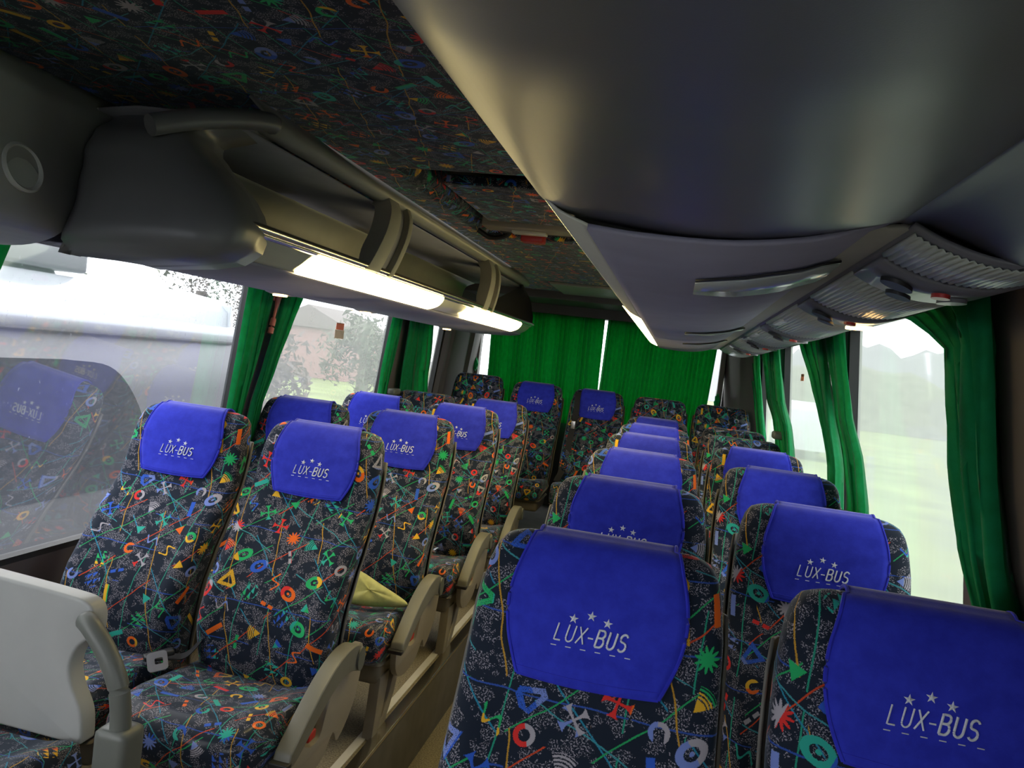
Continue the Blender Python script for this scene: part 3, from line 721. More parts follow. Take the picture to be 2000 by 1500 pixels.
LET = [
 ('L', 0.0, 1, [[(0, 1), (0, .5), (0, 0), (.25, 0), (.46, 0)]]),
 ('U', .78, 1, [[(0, 1), (0, .6)] + arc(.25, .27, .25, .27, 180, 360) + [(.5, .6), (.5, 1)]]),
 ('X', 1.56, 1, [[(0, 1), (.27, .5), (.54, 0)], [(.54, 1), (.27, .5), (0, 0)]]),
 ('-', 2.30, 1, [[(0, .42), (.38, .42)]]),
 ('B', 2.94, 1.5, [[(0, 0), (0, .5), (0, 1), (.25, 1)] + arc(.28, .77, .20, .23, 90, -90) + [(.0, .54)], [(.25, .53)] + arc(.29, .27, .23, .27, 80, -90) + [(0, 0)]]),
 ('U', 3.74, 1.5, [[(0, 1), (0, .6)] + arc(.25, .27, .25, .27, 180, 360) + [(.5, .6), (.5, 1)]]),
 ('S', 4.54, 1.5, [arc(.25, .75, .24, .25, 25, 250, 10)[:-1] + arc(.25, .26, .25, .26, 75, -150, 10)]),
]
def lettering_mesh():
    bm = bmesh.new(); Wd = 5.05; sc = .120/Wd
    for ch, x0, wgt, strokes in LET:
        for st in strokes:
            path = []
            for a, b in zip(st, st[1:]):
                for t in (0, .34, .67): path.append((a[0]+(b[0]-a[0])*t, a[1]+(b[1]-a[1])*t))
            path.append(st[-1]); P = []
            for (a, b) in path:
                u_ = (x0 + a - Wd/2)*sc + (b-.5)*TH*.22; P.append(on_cover(u_, (b-.5)*TH))
            add_tube(bm, P, .0014*(wgt**.8), 6, (1, 1))
    for i in range(6):
        u0 = -.067 + i*.0252
        P = [on_cover(u0+d, -TH*.5-.0085) for d in (0, .005, .0095)]
        add_tube(bm, P, .0009, 5)
    return done(bm, name='embroidered_lettering')
def star_mesh():
    bm = bmesh.new(); c = bm.verts.new((0, -.0016, 0)); vs = []
    for i in range(10):
        r = .0088 if i % 2 == 0 else .0034; a = math.pi/2+math.pi*i/5; vs.append(bm.verts.new((r*math.cos(a), 0, r*math.sin(a))))
    for i in range(10): bm.faces.new((c, vs[i], vs[(i+1) % 10]))
    bm.faces.new(vs); return done(bm, False, name='embroidered_star')
def cushion_mesh():
    bm = bmesh.new(); rows = []; uvs = []
    # path around the cushion: back top -> front -> under
    pth = smooth_path([(-.24, .400, 0), (-.34, .415, 0), (-.45, .432, 0), (-.57, .448, 0), (-.645, .440, 0), (-.685, .405, 0), (-.688, .345, 0), (-.655, .295, 0), (-.57, .285, 0), (-.24, .30, 0)], 5)
    s = 0; pv = None
    for p in pth:
        if pv is not None: s += (p-pv).length
        pv = p; row = []; ur = []
        for j in range(29):
            q = j/14-1; aq = abs(q); n = 5.0
            hw = .226
            d = (1-min(1, aq)**n)**(1/n) if aq < 1 else 0
            x = hw*math.copysign(min(1, aq*1.02), q) if aq < .98 else hw*math.copysign(1, q)
            cz_ = .36; cy_ = p.x if p.x > -.5 else -.5
            y = cy_ + (p.x-cy_)*d if p.x < -.5 else p.x
            z = cz_ + (p.y-cz_)*d
            dish = .016*sst(.5, .85, aq) - .010*(1-aq*aq); z += dish*(1 if p.y > .39 else 0)*d*(.4+.6*sst(-.62, -.5, p.x))
            row.append((x, y, z)); ur.append((x*1.05 + math.copysign((1-d)*.07, q), -s))
        rows.append(row); uvs.append(ur)
    add_grid(bm, rows, uv=uvs); return done(bm, angle=70, name='cushion')
def extr(outline, lo, hi, bev=.005, seg=2):
    bm = bmesh.new(); vs = [bm.verts.new((lo, p[0], p[1])) for p in outline]; f = bm.faces.new(vs)
    g = bmesh.ops.extrude_face_region(bm, geom=[f]); bmesh.ops.translate(bm, verts=[v for v in g['geom'] if isinstance(v, bmesh.types.BMVert)], vec=(hi-lo, 0, 0))
    bmesh.ops.recalc_face_normals(bm, faces=bm.faces)
    es = [e for e in bm.edges if len(e.link_faces) == 2 and e.calc_face_angle(0) > R(30)]
    bmesh.ops.bevel(bm, geom=es, offset=bev, segments=seg, profile=.6, affect='EDGES', clamp_overlap=True)
    return done(bm, angle=35)
def sm(pts, n=4, close=False): return [(p.x, p.y) for p in smooth_path([(a, b, 0) for a, b in pts], n)]
ME = {}
ME['back'] = backrest_mesh(); ME['shell'] = shell_mesh(); ME['cover'] = cover_mesh(); ME['piping'] = piping_mesh()
ME['text'] = lettering_mesh(); ME['star'] = star_mesh(); ME['cushion'] = cushion_mesh()
ME['pan'] = None
bm = bmesh.new()
for a, b in (((-.222, -.62, .20), (.222, -.20, .300)),): add_box(bm, a, b, .03)
for v in bm.verts:
    if v.co.z < .28: v.co.x *= .93; v.co.y = -.4+(v.co.y+.4)*.85
ME['pan'] = done(bm)
arm_o = sm([(-.13, .455), (-.135, .50), (-.20, .532), (-.30, .525), (-.42, .475), (-.575, .372)], 5) + sm([(-.585, .345), (-.545, .335), (-.40, .415), (-.29, .455), (-.22, .455), (-.16, .435)], 5)
side_o = sm([(-.56, .335), (-.545, .26), (-.49, .212), (-.40, .200), (-.30, .22), (-.24, .27), (-.20, .225), (-.10, .30), (-.06, .42), (-.075, .49), (-.13, .50)], 3) + sm([(-.20, .44), (-.27, .42), (-.31, .36), (-.34, .30), (-.40, .30), (-.45, .33)], 3)
ped_a = [(-.575, .23), (-.585, .10), (-.60, .0), (-.545, .0), (-.515, .06), (-.49, .15), (-.475, .23)]
ped_b = [(-.545, .0), (-.46, .0), (-.38, .10), (-.33, .23), (-.39, .23), (-.43, .14), (-.49, .045), (-.52, .04)]
def mirror_x(me):
    m2 = me.copy(); m2.transform(Matrix.Scale(-1, 4, (1, 0, 0))); m2.flip_normals(); return m2
ME['arm+'] = extr(arm_o, .236, .286, .010, 3); ME['side+'] = extr(side_o, .232, .256, .004); ME['pedA+'] = extr(ped_a, .17, .212, .008); ME['pedB+'] = extr(ped_b, .176, .206, .006)
bm = bmesh.new(); g = bmesh.ops.create_cone(bm, cap_ends=True, segments=24, radius1=.034, radius2=.034, depth=.008); bmesh.ops.rotate(bm, verts=bm.verts, matrix=Matrix.Rotation(R(90), 3, 'Y'))
for v in bm.verts: v.co = Vector((v.co.x+.289, v.co.y*.8-.165, v.co.z*1.1+.478))
ME['disc+'] = done(bm)
bm = bmesh.new(); add_box(bm, (.222, -.43, .325), (.264, -.385, .352), .006); ME['buckle+'] = done(bm)
bm = bmesh.new(); add_box(bm, (.233, -.600, .337), (.289, -.575, .352), .004); ME['tip+'] = done(bm)
for k_ in ('arm', 'side', 'pedA', 'pedB', 'disc', 'buckle', 'tip'): ME[k_+'-'] = mirror_x(ME[k_+'+'])
for nm_, mt_ in (('back', 'fabric'), ('shell', 'shell'), ('cover', 'blue'), ('piping', 'blue_edge'), ('text', 'thread'), ('star', 'thread'), ('cushion', 'fabric_shiny'), ('pan', 'beige_d')): ME[nm_].materials.append(M[mt_])
for s_ in '+-':
    for k_, mt_ in (('arm', 'arm'), ('side', 'beige'), ('pedA', 'beige'), ('pedB', 'beige'), ('disc', 'grey_d'), ('buckle', 'red'), ('tip', 'dark')): ME[k_+s_].materials.append(M[mt_])
ME['shell'].use_fake_user = False
def seat(label, x, y, cover=True, arm=None, group=None, z=0.0, name='bus_seat', ped=True, tilt=0.0):
    r = empty(name, (x, y, z)); tag(r, label, 'bus seat', group)
    link('backrest', ME['back'], None, r)
    o = link('back_shell', ME['shell'], None, r); md = o.modifiers.new('thickness', 'SOLIDIFY'); md.thickness = .006; md.offset = 1
    link('cushion', ME['cushion'], None, r); link('seat_pan', ME['pan'], None, r)
    if cover:
        c = link('headrest_cover', ME['cover'], None, r); md = c.modifiers.new('thickness', 'SOLIDIFY'); md.thickness = .003; md.offset = 0
        link('piping', ME['piping'], None, c)
        link('embroidered_lettering', ME['text'], None, c)
        for du, dv in ((-.034, .024), (-.004, .033), (.0245, .0255)):
            s = link('embroidered_star', ME['star'], None, c); s.location = on_cover(du, dv, .009); s.rotation_euler = (R(-12), R(4), 0)
    if arm:
        a = link('armrest', ME['arm'+arm], None, r); link('pivot_cap', ME['disc'+arm], None, a); link('armrest_tip', ME['tip'+arm], None, a)
        link('side_panel', ME['side'+arm], None, r); link('belt_buckle', ME['buckle'+arm], None, r)['label'] = 'red seat belt buckle'
    sd = arm or ('-' if x < XC else '+')
    if ped: link('leg', ME['pedA'+sd], None, r); link('leg', ME['pedB'+sd], None, r)
    return r
YL = [2.40, 3.24, 4.12, 4.97]; YRr = [1.345, 2.12, 2.96, 3.78, 4.55, 5.30]
XLW, XLA, XRA, XRW = -1.643, -1.137, -.083, .428
ordn = ['front', 'second', 'third', 'fourth', 'fifth', 'sixth']
G1 = 'left hand double seats'; G2 = 'right hand double seats'; G3 = 'rear bench row seats'
la = ['patterned seat in the front left row beside the aisle, blue cover, beige armrest', 'patterned aisle seat holding the pale yellow pouch, second left row', 'patterned aisle seat with shiny film on its cushion, third left row', 'patterned aisle seat of the last left row, just in front of the rear bench']
lw = ['patterned seat at the big front left window, blue cover, beside the metal belt tongue', 'patterned window seat of the second left row, under the red hammer pillar', 'patterned window seat of the third left row, half hidden, blue cover', 'patterned window seat of the last left row with bare headrest, no blue cover']
ra = ['largest patterned seat at bottom centre with blue cover, nearest on the aisle', 'patterned aisle seat directly behind the largest bottom centre seat', 'third patterned aisle seat in the right column, blue cover top showing', 'fourth patterned aisle seat in the right column, blue cover top showing', 'fifth patterned aisle seat in the right column, narrow blue strip showing', 'rearmost aisle seat of the right column, thin blue strip below the bare bench seat']
rw = ['patterned seat at bottom right corner with bright blue cover, by the curtain', 'patterned window seat behind the bottom right one, logo fully visible', 'third patterned window seat on the right, blue cover top above a dark curtain tie', 'fourth patterned window seat on the right, last one with a blue cover', 'fifth window seat on the right with bare patterned headrest', 'sixth window seat on the right with bare headrest, in front of the rear bench']
for i, y in enumerate(YL):
    seat(la[i], XLA, y, True, '+', G1); seat(lw[i], XLW, y, i < 3, None, G1)
for i, y in enumerate(YRr):
    yy_ = y; seat(ra[i], XRA, y, True, '-', G2); seat(rw[i], XRW, y - (.08 if i == 0 else 0), i < 4, None, G2)
rb = ['bare patterned rear bench seat at the far left corner', 'rear bench seat with blue cover, left of the curtain gap', 'middle rear bench seat with blue cover and black shoulder belt', 'bare rear bench seat right of the belted middle seat', 'bare rear bench seat at the right corner by the window curtain']
REAR = []
for i, x in enumerate((-1.625, -1.112, -.60, -.095, .395)):
    REAR.append(seat(rb[i], x, 6.32, i in (1, 2), None, G3, z=.112+.018*(i == 0), ped=True))
# shoulder belt of the middle rear seat
md_ = REAR[2]
bm = bmesh.new(); pts = [(-.165, -.005, 1.13), (-.162, -.045, 1.06), (-.155, -.075, .98), (-.158, -.14, .86), (-.165, -.20, .76), (-.17, -.26, .62), (-.19, -.29, .50), (-.22, -.30, .42)]
for a in (smooth_path(pts, 4),):
    rows = [[(p.x-.024, p.y-.012, p.z), (p.x+.024, p.y-.012, p.z), (p.x+.024, p.y-.015, p.z), (p.x-.024, p.y-.015, p.z)] for p in a]; add_grid(bm, rows, closed_u=True)
bl = link('shoulder_belt', done(bm, angle=30), M['blind'], md_)
bm = bmesh.new(); add_box(bm, (-.175, -.178, .835), (-.140, -.160, .90), .004); link('belt_tongue', done(bm), M['metal'], bl)
# lap belt tongue lying between the two front left seats
lb = empty('seat_belt', (-1.375, 2.05, .43)); tag(lb, 'black lap belt with shiny metal tongue lying between the two front left seats', 'seat belt')
bm = bmesh.new(); pth = smooth_path([(.06, .085, .10), (.045, .06, .05), (.02, .03, .012), (-.02, 0, .01), (-.07, -.04, .012)], 5)
add_grid(bm, [[(p.x-.012, p.y+.02, p.z), (p.x+.012, p.y-.02, p.z), (p.x+.012, p.y-.02, p.z+.003), (p.x-.012, p.y+.02, p.z+.003)] for p in pth], closed_u=True)
link('strap', done(bm, angle=30), M['blind'], lb)
bm = bmesh.new(); ro = []; th = .004
def rring(hw_, hh, c, r=.012, n=4):
    o_ = []
    for (sx, sy, a0) in ((1, 1, 0), (-1, 1, 90), (-1, -1, 180), (1, -1, 270)):
        for i in range(n+1): a = R(a0+90*i/n); o_.append((c[0]+sx*(hw_-r)+r*math.cos(a), c[1]+sy*(hh-r)+r*math.sin(a)))
    return o_
o_, i_ = rring(.028, .032, (0, 0)), rring(.011, .010, (.004, 0), .004)
add_grid(bm, [[(x, y, 0) for x, y in i_], [(x, y, 0) for x, y in o_], [(x, y, th) for x, y in o_], [(x, y, th) for x, y in i_], [(x, y, 0) for x, y in i_]], closed_u=True)
t_o = link('metal_tongue', done(bm, angle=30), M['metal'], lb); t_o.location = (.0, -.075, .028); t_o.rotation_euler = (R(35), R(-10), R(40))
bm = bmesh.new(); add_box(bm, (-.05, -.016, -.006), (.035, .016, .010), .006); b_o = link('tongue_grip', done(bm), M['dark'], lb); b_o.location = (-.02, -.03, .03); b_o.rotation_euler = (0, R(-8), R(48))

# yellow pouch on the second left aisle seat
bm = bmesh.new(); rows = []
outl = [(-.20, .00), (-.19, .115), (-.12, .105), (-.02, .06), (.07, .018), (.075, .0), (.02, -.01), (-.08, -.02), (-.16, -.015)]
n_o = len(outl)
for k_, h in ((1.0, 0), (1.02, .008), (.95, .018), (.75, .026), (.45, .030), (.02, .028)):
    cxo, cyo = -.07, .035
    rows.append([(cxo+(x-cxo)*k_, h + .0025*math.sin(x*38+y*15), cyo+(y-cyo)*k_) for x, y in [(p.x, p.y) for p in smooth_path([(a, b, 0) for a, b in outl+outl[:1]], 5)][:-1]])
add_grid(bm, rows, closed_u=True)
bm2 = [[(x, -y, z) for (x, y, z) in r] for r in rows]; add_grid(bm, bm2, closed_u=True)
yp = tag(link('yellow_pouch', done(bm, angle=70), M['yellow']), 'pale yellow leatherette pouch propped on the second left aisle seat', 'pouch')
yp.location = (-.985, 2.80, .462); yp.rotation_euler = (R(-32), 0, R(8))
# crumpled clear film on the third left aisle seat
bm = bmesh.new(); rows = []; rnd = random.Random(3)
for i in range(15):
    rows.append([(-.15+.24*j/14, -.12+.2*i/14, .018+.012*rnd.random()+.01*math.sin(i*1.3+j)) for j in range(15)])
add_grid(bm, rows); o = tag(link('plastic_film', done(bm, False), M['foil']), 'crumpled clear plastic film lying on the third left aisle seat cushion', 'plastic film'); o.location = (-1.16, 3.72, .425)

# folded guide seat in the near left corner
gs = empty('guide_seat', (-1.405, 1.5, 0)); tag(gs, 'low guide seat at bottom left with grey plastic back panel and patterned cushion', 'guide seat')
pan_o = [(-.45, .475), (-.45, .80)] + [(p.x, p.y) for p in smooth_path([(-.20, .823, 0), (.10, .808, 0), (.165, .798, 0), (.185, .775, 0), (.187, .74, 0), (.180, .72, 0), (.150, .690, 0), (.135, .645, 0), (.145, .60, 0), (.175, .545, 0), (.183, .50, 0), (.183, .468, 0)], 4)]
bm = bmesh.new(); vs = [bm.verts.new((x, 0, z)) for x, z in pan_o]; f = bm.faces.new(vs); g = bmesh.ops.extrude_face_region(bm, geom=[f]); bmesh.ops.translate(bm, verts=[v for v in g['geom'] if isinstance(v, bmesh.types.BMVert)], vec=(0, .05, 0))
bmesh.ops.recalc_face_normals(bm, faces=bm.faces); es = [e for e in bm.edges if len(e.link_faces) == 2 and e.calc_face_angle(0) > R(50)]
bmesh.ops.bevel(bm, geom=es, offset=.014, segments=4, profile=.5, affect='EDGES', clamp_overlap=True)
link('back_panel', done(bm, angle=35), M['grey'], gs)
bm = bmesh.new(); add_tube(bm, smooth_path([(.168, -.005, .765), (.205, -.02, .752), (.252, -.025, .705), (.288, -.025, .64), (.300, -.022, .56), (.298, -.02, .49)], 6), [.019]+[.0225]*29+[.024], 14)
link('grab_handle', done(bm), M['grey_d'], gs)
bm = bmesh.new(); add_box(bm, (.256, -.055, .33), (.338, .02, .55), .018); link('handle_socket', done(bm), M['grey_d'], gs)
bm = bmesh.new(); add_tube(bm, smooth_path([(.28, -.03, .40), (.22, -.10, .395), (.12, -.20, .365), (.05, -.30, .33)], 6), .03, 12, (1, .8)); link('armrest', done(bm), M['grey_d'], gs)
me = ME['cushion'].copy(); me.transform(Matrix.Translation((0, .22, 0)) @ Matrix.Scale(1.0, 4)); me.materials.clear(); me.materials.append(M['fabric'])
c1 = link('cushion', me, None, gs); c1.location = (-.01, -.005, .085)
box('seat_base', (-.40, -.42, 0), (.15, .04, .33), M['beige_d'], gs, .01)
bm = bmesh.new(); g = bmesh.ops.create_cone(bm, cap_ends=True, segments=28, radius1=.03, radius2=.03, depth=.012); bmesh.ops.rotate(bm, verts=bm.verts, matrix=Matrix.Rotation(R(90), 3, 'X'))
o = link('round_recess', done(bm), M['grey_d'], gs); o.location = (-.11, -.002, .64)
box('seat_base_block', (.25, -.05, 0), (.335, .015, .33), M['beige_d'], gs, .006)

# ================================================================== curtains
def curtain(label, side, edges, folds, amp=.018, inset=.035, mat='green', z0=None, z1=None, phase=0.0, group='green side curtains', bow=None):
    """edges: list of (z, ya, yb) from top down; hangs beside the wall"""
    w = wl if side == 'left' else wr; sg = 1 if side == 'left' else -1
    bm = bmesh.new(); rows = []; ed = sorted(edges); zs = [e[0] for e in ed]
    nz = 26; nx = max(folds*8, 16)
    for i in range(nz+1):
        z = zs[0] + (zs[-1]-zs[0])*i/nz
        ya = interp([(e[0], e[1]) for e in ed], z); yb = interp([(e[0], e[2]) for e in ed], z); row = []
        for j in range(nx+1):
            t = j/nx; ph = 2*math.pi*folds*t + phase + .5*math.sin(3.1*z+2*t)
            a = amp*(.8+.35*math.sin(7*t+phase)) * (1 if .02 < t < .98 else .5)
            row.append((w(z) + sg*(inset + a*math.sin(ph) + .3*a*math.sin(2.7*ph+z*5)), ya+(yb-ya)*t + .25*(yb-ya)/folds*math.sin(ph*2)*.5, z))
        rows.append(row)
    add_grid(bm, rows)
    o = link('window_curtain', done(bm, angle=180), M[mat]); tag(o, label, 'curtain', group)
    md = o.modifiers.new('thickness', 'SOLIDIFY'); md.thickness = .0015; md.offset = 0; return o
ZT = 1.66
curtain('green curtain at the far left edge of the front left window', 'left', [(ZT, 1.40, 1.77), (1.52, 1.38, 1.74), (1.3, 1.30, 1.55), (.9, 1.25, 1.45), (.66, 1.25, 1.45)], 3, inset=.06)
curtain('bright green curtain between front left window and the hammer pillar', 'left', [(ZT, 2.97, 3.17), (1.35, 2.98, 3.15), (1.05, 2.98, 3.12), (.66, 2.95, 3.16)], 3, inset=.06)
curtain('green curtain right of the hammer pillar, sweeping narrower downwards', 'left', [(ZT, 3.23, 3.43), (1.5, 3.22, 3.37), (1.3, 3.20, 3.30), (1.1, 3.17, 3.235), (.66, 3.16, 3.25)], 3, inset=.065, phase=1)
curtain('green curtain at the rear edge of the second left window', 'left', [(ZT, 4.67, 4.84), (1.3, 4.66, 4.84), (1.1, 4.69, 4.83), (.66, 4.68, 4.88)], 3, inset=.06)
curtain('dark green curtain in the third left window, before the narrow bright slit', 'left', [(ZT, 4.96, 5.44), (1.3, 5.0, 5.56), (1.1, 5.05, 5.66), (.66, 5.05, 5.7)], 5, inset=.065, phase=2)
ZTR = 1.72
curtain('wide dark green curtain at the right edge, nearest the viewer', 'right', [(ZTR, 1.64, 2.30), (1.66, 1.63, 2.02), (1.60, 1.62, 1.86), (1.5, 1.61, 1.85), (1.36, 1.60, 1.82), (1.2, 1.56, 1.74), (1.05, 1.48, 1.62), (.66, 1.46, 1.66)], 5, amp=.026, inset=.08)
curtain('bright green curtain at the rear edge of the big right window', 'right', [(ZTR, 3.08, 3.38), (1.4, 2.93, 3.18), (1.25, 2.76, 3.04), (1.1, 2.70, 2.96), (.66, 2.66, 2.98)], 4, inset=.055)
curtain('dark green curtain at the front edge of the second right window', 'right', [(ZTR, 3.36, 3.98), (1.5, 3.26, 3.56), (1.4, 3.20, 3.42), (1.2, 3.06, 3.22), (.66, 3.05, 3.2)], 4, inset=.065, phase=1.4)
curtain('teal green curtain at the rear edge of the second right window', 'right', [(ZTR, 4.84, 5.68), (1.4, 4.62, 5.4), (1.25, 4.35, 5.0), (1.12, 4.28, 4.86), (.66, 4.3, 4.9)], 6, inset=.06, phase=.7)
curtain('narrow green curtain near the right rear corner panel', 'right', [(ZTR, 6.05, 6.86), (1.3, 5.8, 6.3), (1.1, 5.62, 6.12), (.66, 5.6, 6.1)], 4, inset=.055, phase=.3)
def rear_curtain(label, x0t, x1t, x0b, x1b, folds, ph):
    bm = bmesh.new(); rows = []; z0, z1 = .92, 1.905; nz, nx = 20, folds*8
    for i in range(nz+1):
        t = i/nz; z = z1+(z0-z1)*t; xa = x0t+(x0b-x0t)*t; xb = x1t+(x1b-x1t)*t
        row = []
        for j in range(nx+1):
            u_ = j/nx; a = (.019+.006*math.sin(5.3*u_*6+ph))*(.8+.2*math.sin(u_*31))
            p_ = 2*math.pi*folds*(u_+.006*math.sin(17*u_+2.5*t))
            row.append((xa+(xb-xa)*u_, 6.965 + a*math.sin(p_) - .012*math.sin(u_*math.pi*5+t*2), z))
        rows.append(row)
    add_grid(bm, rows); o = link('rear_window_curtain', done(bm, angle=180), M['green_rear']); tag(o, label, 'curtain', 'pleated rear curtains')
    md = o.modifiers.new('thickness', 'SOLIDIFY'); md.thickness = .0015; md.offset = 0
rear_curtain('pleated bright green curtain over the left half of the rear window', -1.735, -.682, -1.70, -.672, 27, 0)
rear_curtain('pleated bright green curtain over the right half of the rear window', -.655, .33, -.668, .28, 27, 2)
bm = bmesh.new(); add_tube(bm, [(-1.88, 6.965, 1.915), (.62, 6.965, 1.915)], .008, 8)
tag(link('curtain_rail', done(bm), M['dark']), 'dark rail carrying the rear curtains', 'curtain rail')
# tied back curtain remnants on the rear corner pillars
for x, z, lab in ((-1.83, 1.36, 'small green tie knotted at the left rear corner'), (.375, 1.30, 'small green tie knotted at the right rear corner')):
    bm = bmesh.new(); g = bmesh.ops.create_icosphere(bm, subdivisions=3, radius=1)
    for v in g['verts']:
        d = v.co.normalized(); k_ = 1+.25*math.sin(d.x*9+d.z*7)+.15*math.sin(d.y*13); v.co = Vector((d.x*.022*k_, d.y*.02*k_, d.z*.055*k_))
    o = tag(link('curtain_tie', done(bm), M['green']), lab, 'curtain tie'); o.location = (x, 6.93, z)
# rear corner pillars (pale)
for x in (-1.835, .385):
    tag(box('trim_6', (x-.02, 6.95, .95), (x+.025, 7.04, 1.905), M['riser'], bev=.01), kind='structure')
# side lining at the rear quarters
bm = bmesh.new()
rows = []
for z in (.66, 1.0, 1.4, 1.75):
    rows.append([(wl(z)+.012 + d, y, z) for y, d in ((5.98, 0), (6.02, .03), (6.06, .03), (6.09, .005), (6.13, .005), (6.16, .03), (6.22, .035), (6.7, .02), (6.74, .045), (7.04, .05))])
add_grid(bm, rows); tag(link('wall_left', done(bm, angle=30), M['wall']), kind='structure')
bm = bmesh.new(); rows = []
for z in (.66, 1.0, 1.4, 1.78):
    rows.append([(wr(z)-.012 - d, y, z) for y, d in ((6.30, 0), (6.34, .03), (6.60, .09), (6.66, .13), (6.76, .15), (6.80, .17), (7.04, .24))])
add_grid(bm, rows); tag(link('wall_right', done(bm, angle=30), M['wall']), kind='structure')
# pillar linings
def pillar(side, y0, y1, mat, z1=1.76, dp=.022):
    w = wl if side == 'left' else wr; sg = 1 if side == 'left' else -1; bm = bmesh.new(); rows = []
    for z in (.1, .5, .8, 1.1, 1.4, z1):
        rows.append([(w(z)+sg*d, y, z) for y, d in ((y0, 0), (y0+.008, dp*.7), (y0+.03, dp), (y1-.03, dp), (y1-.008, dp*.7), (y1, 0))])
    add_grid(bm, rows); return tag(link('trim_7', done(bm, angle=60), mat), kind='structure')
pillar('left', 3.11, 3.33, M['wall']); pillar('left', 4.86, 5.35, M['wall']); pillar('left', .6, .84, M['wall'])
pillar('right', .22, 1.86, M['wall_tan'], dp=.05); pillar('right', 3.23, 3.47, M['wall']); pillar('right', 5.06, 5.34, M['wall'])
# emergency hammer on the left pillar
eh = empty('emergency_hammer', (-1.80, 3.19, 1.55)); tag(eh, 'red emergency hammer hung on the left window pillar', 'emergency hammer')
bm = bmesh.new(); add_tube(bm, smooth_path([(0, -.035, -.105), (0, -.026, -.07), (0, -.018, -.035)], 4), [.013]*8+[.011], 10); link('handle_grip', done(bm), M['hammer'], eh)
bm = bmesh.new(); add_tube(bm, [(0, -.018, -.035), (0, -.005, .02), (0, .008, .075)], [.006, .008, .016], 10); link('handle_shaft', done(bm), M['hammer'], eh)
bm = bmesh.new(); add_tube(bm, [(0, -.022, .082), (0, -.008, .08), (0, .03, .088), (0, .045, .09)], [.005, .015, .015, .005], 10); link('hammer_head', done(bm), M['hammer'], eh)
box('holder', (-.032, -.02, .045), (-.008, .04, .11), M['hammer'], eh, .004)
# belt guides on the pillars
for nm, x, y, z, lab in (('belt_guide', wl(1.1)+.08, 4.92, 1.14, 'dark belt guide on the left pillar beside the second window'), ('belt_guide', wr(1.2)-.09, 4.62, 1.20, 'dark belt guide clamping the teal curtain on the right'), ('belt_guide', wr(1.0)-.09, 2.84, 1.05, 'dark belt guide behind the third right window seat')):
    bm = bmesh.new(); add_box(bm, (-.03, -.055, -.022), (.03, .055, .022), .016); o = tag(link(nm, done(bm), M['grey_d']), lab, 'belt guide'); o.location = (x, y, z)
# stickers on the glass
for side, y, z, lab in (('left', 4.12, 1.50, 'faded red and cream sticker on the second left window'), ('right', 4.56, 1.52, 'faded red sticker on the second right window')):
    w = wl if side == 'left' else wr; sg = -1 if side == 'left' else 1; s = empty('window_sticker', (w(z)+sg*.030, y, z)); tag(s, lab, 'sticker')
    box('red_panel', (-.001, -.05, .005), (.001, .05, .045), M['sticker'], s, 0)
    if side == 'left': box('cream_panel', (-.001, -.06, -.045), (.001, .06, .004), M['sticker2'], s, 0)

# ================================================================== outside
GZ = -1.15
tag(box('ground', (-60, -30, GZ-.1), (60, 130, GZ), M['asphalt'], bev=0), kind='structure')
tag(box('grass_field', (3.2, -25, GZ), (58, 128, GZ+.04), M['grass'], bev=0), 'wide green grass field outside the right windows', 'grass', kind='stuff')
tag(box('grass_verge', (-58, 9, GZ), (-5.2, 88, GZ+.04), M['grass'], bev=0), 'green grass verge outside the second left window', 'grass', kind='stuff')
# neighbouring vehicle on the left
nv = empty('parked_minibus', (-4.9, 1.0, GZ)); tag(nv, 'white minibus parked alongside, filling the front left window', 'minibus')
zz = lambda z: z-GZ
body = [(1.10, zz(-.75)), (1.12, zz(.1)), (1.10, zz(1.28)), (1.085, zz(1.29))]
def sweep(name, prof, y0, y1, mat, thick=.02): return ribbon(name, prof, y0, y1, mat, nv, thick)
side = [(1.08, zz(-.8)), (1.12, zz(-.3)), (1.12, zz(.9)), (1.10, zz(1.29))]
sweep('side_panel', side, -4.0, 5.02, M['van_g'])
sweep('roof_band', [(1.115, zz(1.305)), (1.11, zz(1.42)), (1.07, zz(1.43)), (1.06, zz(1.55)), (.95, zz(1.64)), (.6, zz(1.69)), (0, zz(1.72)), (-1.1, zz(1.6))], -4.0, 5.06, M['van'])
sweep('roof_seam', [(1.118, zz(1.285)), (1.118, zz(1.308))], -4.0, 5.03, M['dark'])
box('roof_unit', (.1, -2.0, zz(1.68)), (.98, 3.45, zz(1.86)), M['van_g'], nv, .03)
box('rear_wall', (-1.05, 4.98, zz(-.8)), (1.09, 5.02, zz(1.62)), M['van'], nv, .01)
wo_ = [(-4.0, zz(.22)), (-4.0, zz(1.12))] + [(p.x, p.y) for p in smooth_path([(3.15, zz(1.12), 0), (3.55, zz(1.08), 0), (3.80, zz(.90), 0), (3.98, zz(.62), 0), (4.10, zz(.22), 0)], 5)]
prism('tinted_window', wo_, 'x', 1.118, 1.135, M['van_w'], nv, .0)
for yq in (-1.5, 4.1):
    bm = bmesh.new(); bmesh.ops.create_cone(bm, cap_ends=True, segments=28, radius1=.36, radius2=.36, depth=.24); bmesh.ops.rotate(bm, verts=bm.verts, matrix=Matrix.Rotation(R(90), 3, 'Y')); o = link('wheel', done(bm), M['dark'], nv); o.location = (1.0, yq, .36)
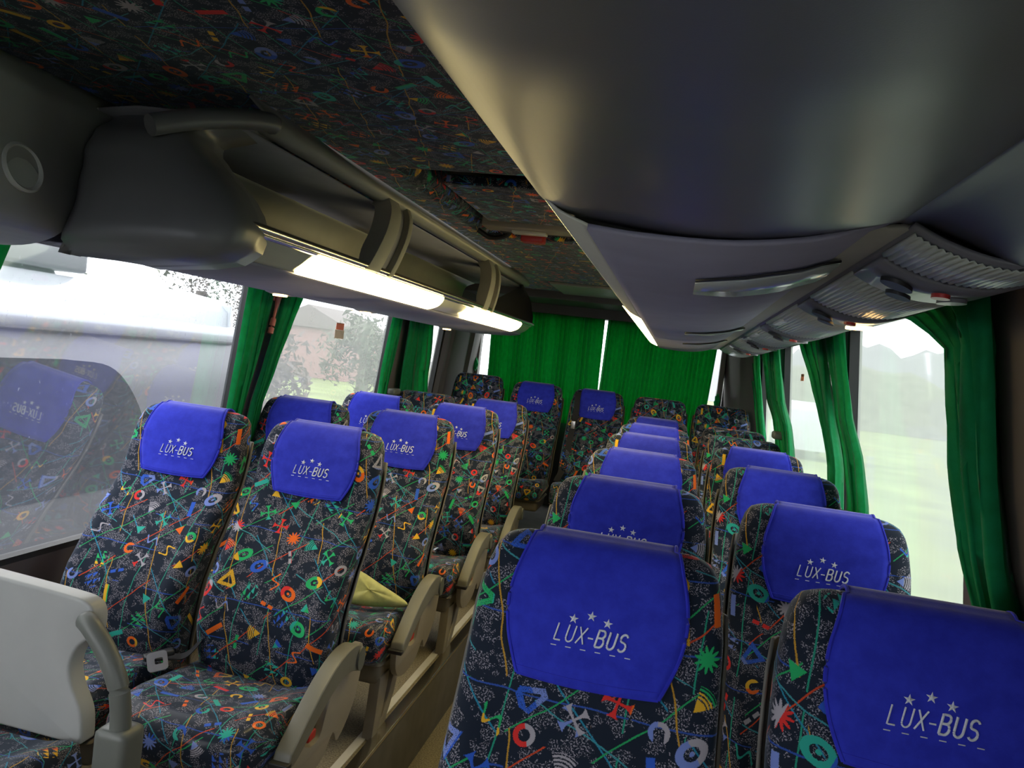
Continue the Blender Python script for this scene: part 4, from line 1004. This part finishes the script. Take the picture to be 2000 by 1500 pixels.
# trees / hedge / houses
def blob_tree(label, x, y, h, w_, mat, name='tree', seedv=0, group=None):
    t = empty(name, (x, y, GZ+.041)); tag(t, label, 'tree', group); rnd = random.Random(seedv)
    bm = bmesh.new(); add_tube(bm, [(0, 0, 0), (.05, 0, h*.3), (0, .05, h*.6)], [w_*.06, w_*.05, w_*.03], 8); link('trunk', done(bm), M['twig'], t)
    bm = bmesh.new()
    for c in range(14):
        a = rnd.random()*6.28; r = rnd.random()*w_*.33; rad = w_*(.10+.08*rnd.random()); zc = max(rad*1.2+.1, h*(.35+.5*rnd.random()))
        for q in range(150):
            d = Vector((rnd.gauss(0, 1), rnd.gauss(0, 1), rnd.gauss(0, 1))).normalized()*rad*(.5+.6*rnd.random()) + Vector((r*math.cos(a), r*math.sin(a), zc))
            sz = .07+.09*rnd.random(); vs = [bm.verts.new(d+Vector((rnd.uniform(-sz, sz), rnd.uniform(-sz, sz), max(-.1, rnd.uniform(-sz, sz))))) for _ in range(3)]; bm.faces.new(vs)
    link('crown', done(bm, False), mat, t); return t
for i, (x, y, h, w_) in enumerate(((-8.2, 14, 3.4, 3.6), (-20, 20, 5.5, 6), (-22, 32, 6.5, 8), (-8.5, 20, 3.6, 4), (-27, 44, 7, 9))):
    blob_tree('misty bushy tree beyond the left windows, behind the verge', x, y, h, w_, M['leaf'] if i % 2 else M['twig'], seedv=i, group='trees beyond the left windows')
def ridge(label, x0, x1, y, h, mat, sd):
    bm = bmesh.new(); rows = []
    for i in range(41):
        x = x0+(x1-x0)*i/40; hh = h*(.75+.2*math.sin(x*.09+sd)+.12*math.sin(x*.31+sd*2)+.05*math.sin(x*1.3))
        rows.append([(x, y-9, GZ+.05), (x, y-6, GZ+.05+hh*.45), (x, y-2, GZ+.05+hh*.92), (x, y, GZ+.05+hh), (x, y+5, GZ+.05)])
    add_grid(bm, rows); tag(link('wooded_ridge', done(bm, angle=180), mat), label, 'hill')
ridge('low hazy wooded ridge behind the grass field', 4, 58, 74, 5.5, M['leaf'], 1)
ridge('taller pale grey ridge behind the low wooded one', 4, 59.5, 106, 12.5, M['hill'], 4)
hs = empty('house', (-21, 44, GZ+.041)); tag(hs, 'pale pink house seen dimly through the second left window', 'house')
box('walls', (-2.5, -3, 0), (2.5, 3, 2.9), M['house'], hs, .02); prism('roof', [(-2.9, 2.9), (0, 4.2), (2.9, 2.9)], 'y', -3.3, 3.3, M['roof_t'], hs, .02)
vn = empty('white_van', (5.3, 33, GZ+.041)); tag(vn, 'white van parked beyond the second right window', 'van')
prism('van_body', [(-2.4, .35), (-2.4, 1.9), (-2.2, 2.15), (1.2, 2.15), (1.9, 1.35), (2.5, 1.15), (2.55, .35)], 'x', -1.0, 1.0, M['van'], vn, .05)
for sx in (-1.02, .86):
    for yq in (-1.6, 1.7):
        bm = bmesh.new(); bmesh.ops.create_cone(bm, cap_ends=True, segments=20, radius1=.34, radius2=.34, depth=.16); bmesh.ops.rotate(bm, verts=bm.verts, matrix=Matrix.Rotation(R(90), 3, 'Y')); o = link('wheel', done(bm), M['dark'], vn); o.location = (sx+.08, yq, .34)
box('side_window', (-1.012, -1.9, 1.3), (-1.0, 1.0, 1.85), M['van_w'], vn, .002)
